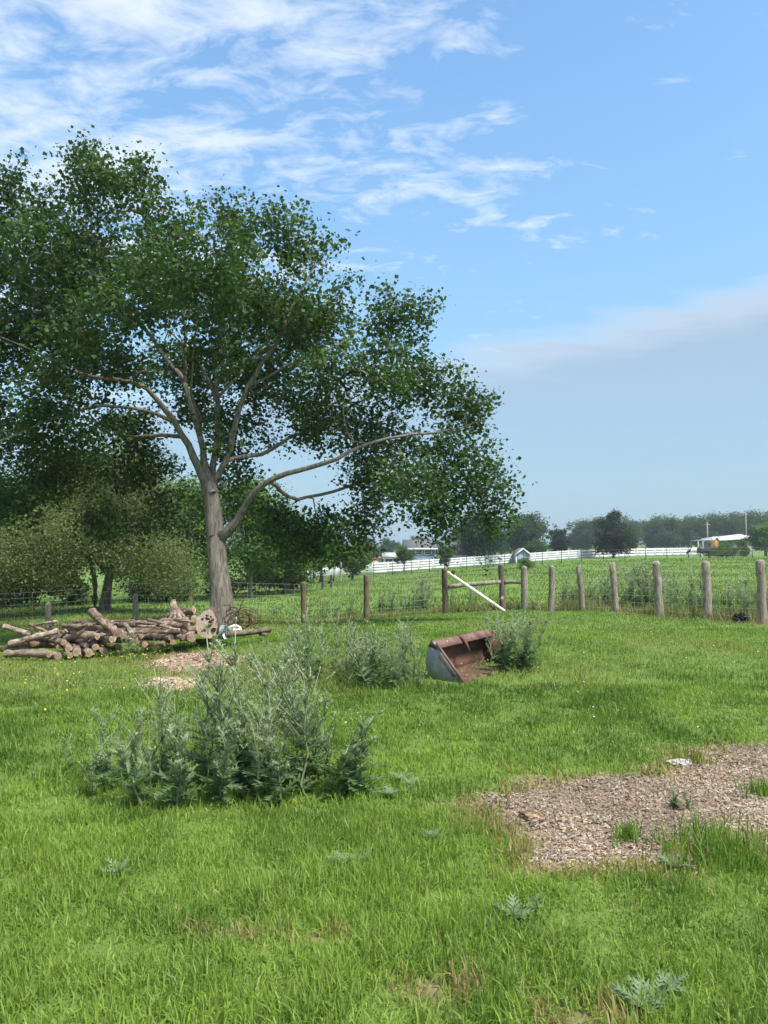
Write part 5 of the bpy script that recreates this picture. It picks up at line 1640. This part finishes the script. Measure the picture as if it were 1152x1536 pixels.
for lab, pts in [('grey thistle rosette in the lawn below the big clump', [(520, 1300), (545, 1296), (500, 1303)]),
                 ('pale thistle sprig in the lawn at front right', [(770, 1378), (800, 1362), (725, 1392)]),
                 ('low thistle rosette in the lawn at far left', [(160, 1318), (178, 1312)]),
                 ('small thistle rosette in the bottom right corner of the lawn', [(960, 1520), (985, 1500), (1005, 1490)]),
                 ('small thistle beside the bottom edge of the bare patch', [(1010, 1305), (1035, 1298)]),
                 ('small thistle rosette left of the bare patch', [(650, 1262), (615, 1180), (600, 1172)]),
                 ('low thistle beside the right foot of the big clump', [(610, 1190), (585, 1196)])]:
    weed_clump('thistle_rosette', lab, [(*gpix(a, b)[:2], .45 + .3 * rt.random(), ROSE) for i, (a, b) in enumerate(pts)], 'small thistles in the lawn')
# weeds along and behind the fence
for lab, px, d, w, hh, n, lib in [('bluish weeds in the pasture left of the pipe, nearest the post', 634, 24.5, .5, .95, 9, GREY), ('dark weeds behind the fence right of the second brown post', 588, 25, .7, .75, 9, BUSHY),
                                  ('weeds behind the fence between the two left brown posts', 505, 25, .9, .62, 9, BUSHY), ('weeds at the pasture edge left of the first brown post', 425, 27, .9, .4, 6, BUSHY),
                                  ('sparse weeds behind the white pipe', 705, 24, .7, .6, 6, TALL), ('dark weed tuft right of the braced end post', 845, 22.4, .35, .7, 6, BUSHY),
                                  ('grey weeds behind the fence around the thin middle post', 893, 22, .75, .85, 14, GREY), ('largest grey-green weed bank behind the fence', 955, 21.2, .85, 1.15, 22, GREY),
                                  ('grey-green weeds right of the leaning post behind the fence', 1012, 20.0, .55, 1.0, 12, GREY), ('low flowering weeds behind the fence between the thick posts', 1050, 18.6, .8, .62, 14, TALL),
                                  ('upright dark weed behind the black bag', 1106, 16.6, .4, .85, 7, GREY), ('low weeds behind the last thick post', 1150, 16.6, .6, .6, 9, TALL)]:
    c = G(px, d)
    weed_clump('pasture_weeds', lab, [(c[0] + rt.normal() * w * .6, c[1] + rt.normal() * .35, hh * 1.18 * (.6 + .45 * rt.random()), lib if rt.random() < .75 else BUSHY) for _ in range(int(n * 1.35))], 'weeds behind the fence')

# ------------------------------------------------------------------ grass
WS = np.array(WEED_SPOTS)
CELL = 0.1
WX0, WY0 = WS.min(0) - 1
WNX, WNY = (np.ceil((WS.max(0) + 1 - WS.min(0) + 1) / CELL)).astype(int)
_cx, _cy = np.meshgrid(WX0 + CELL * np.arange(WNX), WY0 + CELL * np.arange(WNY))
WGRID = np.full(_cx.shape, 9.0)
for sx_, sy_ in WS:
    np.minimum(WGRID, np.hypot(_cx - sx_, _cy - sy_), out=WGRID)
def near_weeds(x, y):
    i = np.clip(((x - WX0) / CELL).round().astype(int), 0, WNX - 1); j = np.clip(((y - WY0) / CELL).round().astype(int), 0, WNY - 1)
    return WGRID[j, i]
def blades(x, y, L, wd, col, r, seg=2, bend=0.6, base_drop=0.01, tipcol=None):
    n = len(x)
    z = gz(x, y) - base_drop
    a = r.random(n) * 2 * PI
    # side vector and bending direction
    b = a + PI / 2 + r.normal(size=n) * .5
    dx, dy = np.cos(b), np.sin(b)
    tilt = np.abs(r.normal(size=n)) * bend
    sx_, sy_ = np.cos(a) * wd / 2, np.sin(a) * wd / 2
    def lvl(t):
        h = L * t * np.cos(np.minimum(1.35, tilt * t * .9)); q = L * t * np.sin(np.minimum(1.35, tilt * (.35 + .65 * t)))
        return x + dx * q, y + dy * q, z + h
    if seg == 2:
        x1, y1, z1 = lvl(.55); x2, y2, z2 = lvl(1.0)
        V = np.stack([np.stack([x - sx_, y - sy_, z], -1), np.stack([x + sx_, y + sy_, z], -1), np.stack([x1 - sx_ * .85, y1 - sy_ * .85, z1], -1), np.stack([x1 + sx_ * .85, y1 + sy_ * .85, z1], -1), np.stack([x2, y2, z2], -1)], 1)
        T = np.array([[0, 1, 3], [0, 3, 2], [2, 3, 4]])[None] + 5 * np.arange(n)[:, None, None]
        f = np.array([.55, .55, 1, 1, 1.15])
    else:
        x2, y2, z2 = lvl(1.0)
        V = np.stack([np.stack([x - sx_, y - sy_, z], -1), np.stack([x + sx_, y + sy_, z], -1), np.stack([x2, y2, z2], -1)], 1)
        T = np.array([[0, 1, 2]])[None] + 3 * np.arange(n)[:, None, None]
        f = np.array([.75, .75, 1.15])
    f = 1 + 0 * f                                                   # no shading baked into the colour
    C = col[:, None, :] * f[None, :, None]
    return V.reshape(-1, 3), T.reshape(-1, 3), C.reshape(-1, 3)

def turf_color(x, y, n, r):
    patch = fbm(x, y, 1.6, 51); small = fbm(x, y, .30, 52, 2); dry = fbm(x, y, 2.3, 53); lush = fbm(x, y, .8, 54)
    A_ = np.array([0.085, 0.160, 0.025]); B_ = np.array([0.222, 0.322, 0.058]); D_ = np.array([0.340, 0.315, 0.120]); Y_ = np.array([0.245, 0.345, 0.060])
    t = np.clip(.52 + 1.5 * (patch - .5) + 1.5 * (small - .5) + .22 * r.normal(size=n), 0, 1)[:, None]
    c = A_ * (1 - t) + B_ * t
    c = np.where((r.random(n) < np.clip((lush - .5) * 2.0, 0, .4))[:, None], Y_ * (.75 + .4 * r.random(n))[:, None], c)
    dp = np.clip((dry - .56) * 2.2, 0, .45) + .03
    m = (r.random(n) < dp)[:, None]
    return np.where(m, D_ * (0.6 + .5 * r.random(n))[:, None], c)

def make_turf(name, d0, d1, dens, L0, wd, seg, r, xm=1.4, bend=.95):
    N = int(dens * ((d1 ** 2 - d0 ** 2) / 2 * 1.02 + 2 * xm * (d1 - d0)))
    y = np.sqrt(d0 ** 2 + (d1 ** 2 - d0 ** 2) * r.random(N))
    hw = y * .51 + xm
    x = (r.random(N) * 2 - 1) * hw
    # keep only this side of the bare ground
    keep = r.random(N) > bare(x, y) * 1.05
    tuft = fbm(x, y, .22, 61, 2)
    keep &= r.random(N) < np.clip(.22 + 1.45 * tuft, 0, 1)
    lx_ = (x - tip[0]) * bf[0] + (y - tip[1]) * bf[1]; ly_ = (x - tip[0]) * ba[0] + (y - tip[1]) * ba[1]
    keep &= ~((lx_ > -.6) & (lx_ < .03) & (ly_ > -.03) & (ly_ < WB + .03))       # nothing grows through the loader bucket
    x, y, tuft = x[keep], y[keep], tuft[keep]; n = len(x)
    long_ = fbm(x, y, 1.1, 62)
    L = L0 * (.5 + .75 * r.random(n) ** 1.5) * (.35 + 1.3 * long_) * (.55 + .9 * tuft)
    if len(WS):
        nw = near_weeds(x, y)
        L *= 1 + .9 * np.clip(1 - nw / .35, 0, 1)
    col = turf_color(x, y, n, r)
    b = bare(x + .1, y) + bare(x - .1, y)
    edge = (r.random(n) < np.clip(b, 0, .8))[:, None]
    col = np.where(edge, np.array([.33, .27, .12]) * (.7 + .5 * r.random(n))[:, None], col)
    V, T, C = blades(x, y, L, wd * (.7 + .6 * r.random(n)), col, r, seg, bend)
    return make_mesh(name, V, T, None, False, C, [M_GRASS])
rg = np.random.default_rng(99)
for nm, args in [('lawn_grass', (1.9, 4.6, 11500, .074, .0055, 2)), ('lawn_grass', (4.6, 8.5, 4300, .074, .0085, 2)), ('lawn_grass', (8.5, 14.0, 1900, .072, .013, 1)), ('lawn_grass', (14.0, 23.5, 800, .072, .020, 1))]:
    o = obj(nm, make_turf(nm, *args, rg))
    o['kind'] = 'stuff'; o['label'] = 'mown bright green lawn grass with drier patches'; o['category'] = 'grass'
# rough pasture
N = 150000
y = 21.0 + (105 - 21) * rg.random(N) ** 1.7
x = (rg.random(N) * 2 - 1) * (y * .53 + 2)
fence_y = np.interp(x, [-14, -10, -7.3, -2.3, -.5, 1.7, 3.9, 4.6, 5.3, 5.8, 6.4, 7.0, 7.4, 8.2], [23, 23, 23, 22.4, 21.8, 21.3, 21.2, 20.8, 20.4, 19.2, 18, 16.6, 15, 13.7])
far = y > fence_y + .1
x, y = x[far], y[far]; n = len(x)
pt = fbm(x, y, 7, 71); sm_ = fbm(x, y, 1.3, 72)
keep = rg.random(n) < np.clip(.2 + 1.2 * sm_, 0, 1)
x, y, pt, sm_ = x[keep], y[keep], pt[keep], sm_[keep]; n = len(x)
t = np.clip(.5 + 1.2 * (pt - .5) + .25 * rg.normal(size=n), 0, 1)[:, None]
c = np.array([0.070, 0.130, 0.026]) * (1 - t) + np.array([0.165, 0.240, 0.050]) * t
dry = (rg.random(n) < np.clip(.10 + .5 * np.exp(-(y - fence_y[far][keep]) / 2.0), 0, .45))[:, None]
c = np.where(dry, np.array([.30, .26, .12]), c)
V, T, C = blades(x, y, (.06 + .08 * rg.random(n)) * (.5 + sm_) * (1 + .7 * np.exp(-(y - 21) / 4)), .014 + .0011 * y, c, rg, 1, .7)
o = obj('pasture_grass', make_mesh('pasture_grass', V, T, None, False, C, [M_GRASS]))
o['kind'] = 'stuff'; o['label'] = 'rough green pasture grass beyond the fence'; o['category'] = 'grass'
# rough growth right behind the near fence
N = 26000
s_t = rg.random(N)
lx = np.array([-14, -10, -7.3, -2.3, -.5, 1.7, 3.9, 4.6, 5.3, 5.8, 6.4, 7.0, 7.4, 8.2])
ly = np.array([23, 23, 23, 22.4, 21.8, 21.3, 21.2, 20.8, 20.4, 19.2, 18, 16.6, 15, 13.7])
cl_ = np.concatenate([[0], np.cumsum(np.hypot(np.diff(lx), np.diff(ly)))])
x = np.interp(s_t * cl_[-1], cl_, lx) + rg.normal(size=N) * .22
y = np.interp(s_t * cl_[-1], cl_, ly) + .45 + np.abs(rg.normal(size=N)) * .7
g = fbm(x, y, .9, 75)
keep = rg.random(N) < np.clip(g * 1.8 - .35, 0, 1)
x, y, g = x[keep], y[keep], g[keep]; n = len(x)
t = rg.random(n)[:, None]
c = np.where(rg.random(n)[:, None] < .45, np.array([.30, .25, .12]), np.array([0.075, 0.125, 0.032]) * (1 - t) + np.array([0.17, 0.22, 0.075]) * t)
V, T, C = blades(x, y, (.14 + .26 * rg.random(n)) * (.5 + g) * np.interp(x, [0, 4], [.45, .85]), .022, c, rg, 1, .5)
o = obj('rough_grass', make_mesh('rough_grass', V, T, None, False, C, [M_GRASS]))
o['kind'] = 'stuff'; o['label'] = 'unmown dry and green grass along the fence line'; o['category'] = 'grass'

# clover and small broad leaves low in the lawn
N = 20000
y = 6.5 + 13.5 * rg.random(N); x = (rg.random(N) * 2 - 1) * (y * .51 + 1)
q = fbm(x, y, .8, 81)
keep = (rg.random(N) < np.clip((q - .42) * 5, 0, 1)) & (bare(x, y) < .3)
x, y = x[keep], y[keep]; n = len(x)
pos = np.stack([x, y, gz(x, y) + .03 + .04 * rg.random(n)], -1)
t = rg.random(n)[:, None]
o = obj('clover', leaves_mesh('clover', pos, .010 + .0016 * y + .010 * rg.random(n), np.array([0.06, 0.13, 0.035]) * (1 - t) + np.array([0.15, 0.22, 0.085]) * t, M_WEED, rg, up=1.6, droop=0))
o['kind'] = 'stuff'; o['label'] = 'small broad clover leaves growing low in the lawn'; o['category'] = 'clover'
# flowers
def flowers(name, label, pts, size, c0, c1, hgt):
    n = len(pts)
    pos = np.stack([pts[:, 0], pts[:, 1], gz(pts[:, 0], pts[:, 1]) + hgt * (.6 + .5 * rg.random(n))], -1)
    t = rg.random(n)[:, None]
    a = leaves_mesh(name, pos, size * (.7 + .6 * rg.random(n)), np.array(c0) * (1 - t) + np.array(c1) * t, M_GRASS, rg, up=1.0, droop=0)
    o = obj(name, a); o['kind'] = 'stuff'; o['label'] = label; o['category'] = 'flowers'
def cloud_px(n, px, py, sx_, sy_):
    return np.array([gpix(px + sx_ * rg.normal(), py + sy_ * rg.normal())[:2] for _ in range(n)])
yel = np.vstack([cloud_px(90, 205, 985, 22, 7), cloud_px(40, 130, 1000, 45, 12), cloud_px(25, 90, 1040, 60, 16), cloud_px(20, 60, 962, 25, 4), cloud_px(20, 440, 985, 30, 12), cloud_px(14, 700, 1000, 120, 25)])
flowers('yellow_flowers', 'tiny yellow flowers scattered through the lawn near the logs', yel, .026, (.62, .50, .03), (.75, .66, .10), .13)
yel2 = np.vstack([np.stack([G(px, d)[0] + rg.normal(size=40) * .5, d + rg.normal(size=40) * .4], -1) for px, d in [(60, 21.8), (190, 22), (120, 22.3), (810, 23)]])
flowers('yellow_flowers', 'yellow flowering weeds along the fence behind the logs', yel2, .07, (.45, .45, .04), (.65, .62, .10), .22)
N = 900
y = np.sqrt(6 ** 2 + (19 ** 2 - 36) * rg.random(N)); x = (rg.random(N) * 2 - 1) * (y * .51 + .5)
m = (bare(x, y) < .2) & (fbm(x, y, 2.2, 85) > .47)
flowers('white_clover_flowers', 'pale clover heads dotted over the lawn', np.stack([x[m], y[m]], -1), .022, (.42, .48, .26), (.62, .64, .46), .09)

# ------------------------------------------------------------------ bare patch: wood chips and debris
def chips(name, label, poly, n, size, c0, c1, r, mat, thin=False):
    lo, hi = poly.min(0) - .3, poly.max(0) + .3
    x = lo[0] + (hi[0] - lo[0]) * r.random(n * 3); y = lo[1] + (hi[1] - lo[1]) * r.random(n * 3)
    b = bare(x, y)
    k_ = (r.random(n * 3) < b * (.35 + .9 * fbm(x, y, .4, 91)))
    x, y = x[k_][:n], y[k_][:n]; n = len(x)
    bz = gz(x, y) - .012 + (fbm(x, y, .25, 21) - .5) * .05
    L = size * (.35 + 1.1 * r.random(n) ** 2); wd = L * (.18 + .3 * r.random(n)); th = .002 + .004 * r.random(n)
    a = r.random(n) * PI * 2; ti = r.normal(size=n) * .25
    u = np.stack([np.cos(a) * np.cos(ti), np.sin(a) * np.cos(ti), np.sin(ti)], -1); v = np.stack([-np.sin(a), np.cos(a), r.normal(size=n) * .25], -1)
    c = np.stack([x, y, bz + .006 + .006 * r.random(n)], -1)
    up = np.array([0, 0, 1.0])
    V = np.stack([c - u * L[:, None] / 2 - v * wd[:, None] / 2, c + u * L[:, None] / 2 - v * wd[:, None] * .35, c + u * L[:, None] * .5 + v * wd[:, None] / 2, c - u * L[:, None] * .45 + v * wd[:, None] / 2], 1)
    V = np.concatenate([V, V + up * th[:, None, None]], 1)
    Q = np.array([[4, 5, 6, 7], [0, 1, 5, 4], [1, 2, 6, 5], [2, 3, 7, 6], [3, 0, 4, 7]])[None] + 8 * np.arange(n)[:, None, None]
    if thin:
        V = V[:, 4:8]; Q = np.array([[0, 1, 2, 3]])[None] + 4 * np.arange(n)[:, None, None]
    t = r.random(n)[:, None]; gr = (.8 + .2 * r.random(n))[:, None]
    cc = np.array(c0) * (1 - t) + np.array(c1) * t
    cc = cc * (.55 + .9 * np.clip(fbm(x, y, .55, 93), 0, 1))[:, None]
    lum = cc.mean(1, keepdims=True); gy_ = (r.random(n) < .2)[:, None]
    cc = np.where(gy_, lum * np.array([1.12, 1.0, .88]), cc)
    C = np.repeat(cc, V.shape[1], 0)
    o = obj(name, make_mesh(name, V.reshape(-1, 3), None, Q.reshape(-1, 4), False, C, [mat]))
    o['kind'] = 'stuff'; o['label'] = label; o['category'] = 'wood chips'
k = MT('chip_wood', .9, .15); k.color(k.attr()); M_CHIP = k.m
rch = np.random.default_rng(17)
chips('wood_chips', 'wood chips over the bare patch at right', PATCH_A, 6500, .026, (.11, .076, .05), (.41, .33, .228), rch, M_CHIP)
chips('wood_shreds', 'fine wood shreds and straw over the bare patch at right', PATCH_A, 42000, .020, (.14, .097, .065), (.43, .35, .248), rch, M_CHIP, True)
chips('wood_chips', 'shredded reddish bark on the bare spot by the logs', PATCH_B, 2600, .07, (.22, .12, .075), (.55, .41, .28), rch, M_CHIP)
chips('wood_chips', 'pale fresh chips on the small bare spot', PATCH_C, 1100, .09, (.42, .28, .17), (.70, .55, .38), rch, M_CHIP)

def clod(name, label, px, py, sx_, sy_, sz, mat, seed, cat='wood'):
    r = random.Random(seed)
    g = gpix(px, py)
    bmx = bmesh.new(); bmesh.ops.create_icosphere(bmx, subdivisions=3, radius=1)
    ph = [r.uniform(0, 6) for _ in range(6)]
    for v in bmx.verts:
        p = v.co
        f = 1 + .22 * math.sin(4 * p.x + ph[0]) * math.sin(5 * p.y + ph[1]) + .16 * math.sin(9 * p.x + ph[2]) * math.cos(8 * p.z + ph[3]) + r.uniform(-.10, .10)
        v.co = (p.x * f * sx_, p.y * f * sy_, max(-.01, p.z * f * sz + sz * .35))
    me = bpy.data.meshes.new(name); bmx.to_mesh(me); bmx.free()
    o = obj(name, me, mat); o.location = tuple(g); o.rotation_euler = (0, 0, r.uniform(-.4, .4))
    return tag(o, label, cat)
M_ROTW = m_log('rotten_wood', (0.06, 0.035, 0.022), (0.20, 0.125, 0.08), (0.52, 0.39, 0.27))
clod('rotten_wood', 'crumbling chunk of rotten wood at the left of the bare patch', 796, 1228, .075, .05, .032, M_ROTW, 1)
clod('stone', 'pale grey flat stone at the far edge of the bare patch', 1022, 1147, .09, .05, .03, m_simple('pale_stone', (.42, .40, .37), .9, .2, 14, .2, .5), 2, 'stone')
clod('dirt_clod', 'small dark clod in the middle of the bare patch', 943, 1199, .022, .018, .016, M_ROTW, 3, 'clod')
clod('dirt_clod', 'smaller dark clod near the back of the bare patch', 926, 1186, .016, .014, .014, M_ROTW, 4, 'clod')
clod('bark_flake', 'curled pale bark flake low in the bare patch', 918, 1236, .03, .012, .008, M_LOGPALE, 5)
clod('bark_flake', 'pale bark flake beside the low grass tuft on chips', 892, 1233, .03, .014, .008, M_LOGPALE, 6)
def tuft(label, px, py, n, L, wd, spread, cols, seed):
    r = np.random.default_rng(seed); g = gpix(px, py)
    x = g[0] + r.normal(size=n) * spread; y = g[1] + r.normal(size=n) * spread
    t = r.random(n)[:, None]
    V, T, C = blades(x, y, L * (.5 + .7 * r.random(n)), wd, np.array(cols[0]) * (1 - t) + np.array(cols[1]) * t, r, 2, .55)
    o = obj('grass_tuft', make_mesh('grass_tuft', V - g, T, None, False, C, [M_GRASS])); o.location = tuple(g)
    if n > 300:
        o['kind'] = 'stuff'
    return tag(o, label, 'grass tuft')
GC = ((.07, .15, .022), (.17, .27, .04))
tuft('small bright grass tuft alone on the lower wood chips', 942, 1256, 90, .12, .007, .035, GC, 1)
tuft('grass tuft on the left arm of the bare patch', 732, 1228, 60, .08, .007, .04, GC, 2)
tuft('grass tuft at the right edge of the bare patch', 1146, 1190, 130, .12, .008, .06, GC, 3)
tuft('long grass spilling over the lower right of the bare patch', 1075, 1284, 420, .17, .008, .16, GC, 4)
tuft('yellowish grass at the back edge beside the pale stone', 1046, 1146, 110, .15, .008, .07, ((.14, .17, .03), (.30, .29, .10)), 5)
g = gpix(1018, 1212)
root = thing('leafy_weed', 'dark leafy weed growing alone on the wood chips', 'weeds', g)
for i in range(3):
    o = obj('plant', LOW[i][0], None, root); o.location = (rt.normal() * .03, rt.normal() * .03, -.01); o.scale = (.30, .30, .30); o.rotation_euler = (0, 0, i * 2.1)
    obj('foliage', LOW[i][1], None, o)

# ------------------------------------------------------------------ air
hz_lo, hz_hi = (-960, -110, float(gzz.min()) - 1.0), (960, 1200, 15.0)
k = bpy.data.materials.new('haze'); k.use_nodes = True
kn = k.node_tree.nodes; kn.clear()
vo = kn.new('ShaderNodeVolumePrincipled'); vo.inputs['Color'].default_value = (0.80, 0.88, 0.96, 1); vo.inputs['Density'].default_value = 0.0005; vo.inputs['Anisotropy'].default_value = 0.3
ko = kn.new('ShaderNodeOutputMaterial'); k.node_tree.links.new(vo.outputs[0], ko.inputs['Volume'])
o = MB().box(hz_lo, hz_hi).build('haze', k)
o['kind'] = 'stuff'; o['label'] = 'thin pale summer haze over the pasture'; o['category'] = 'haze'
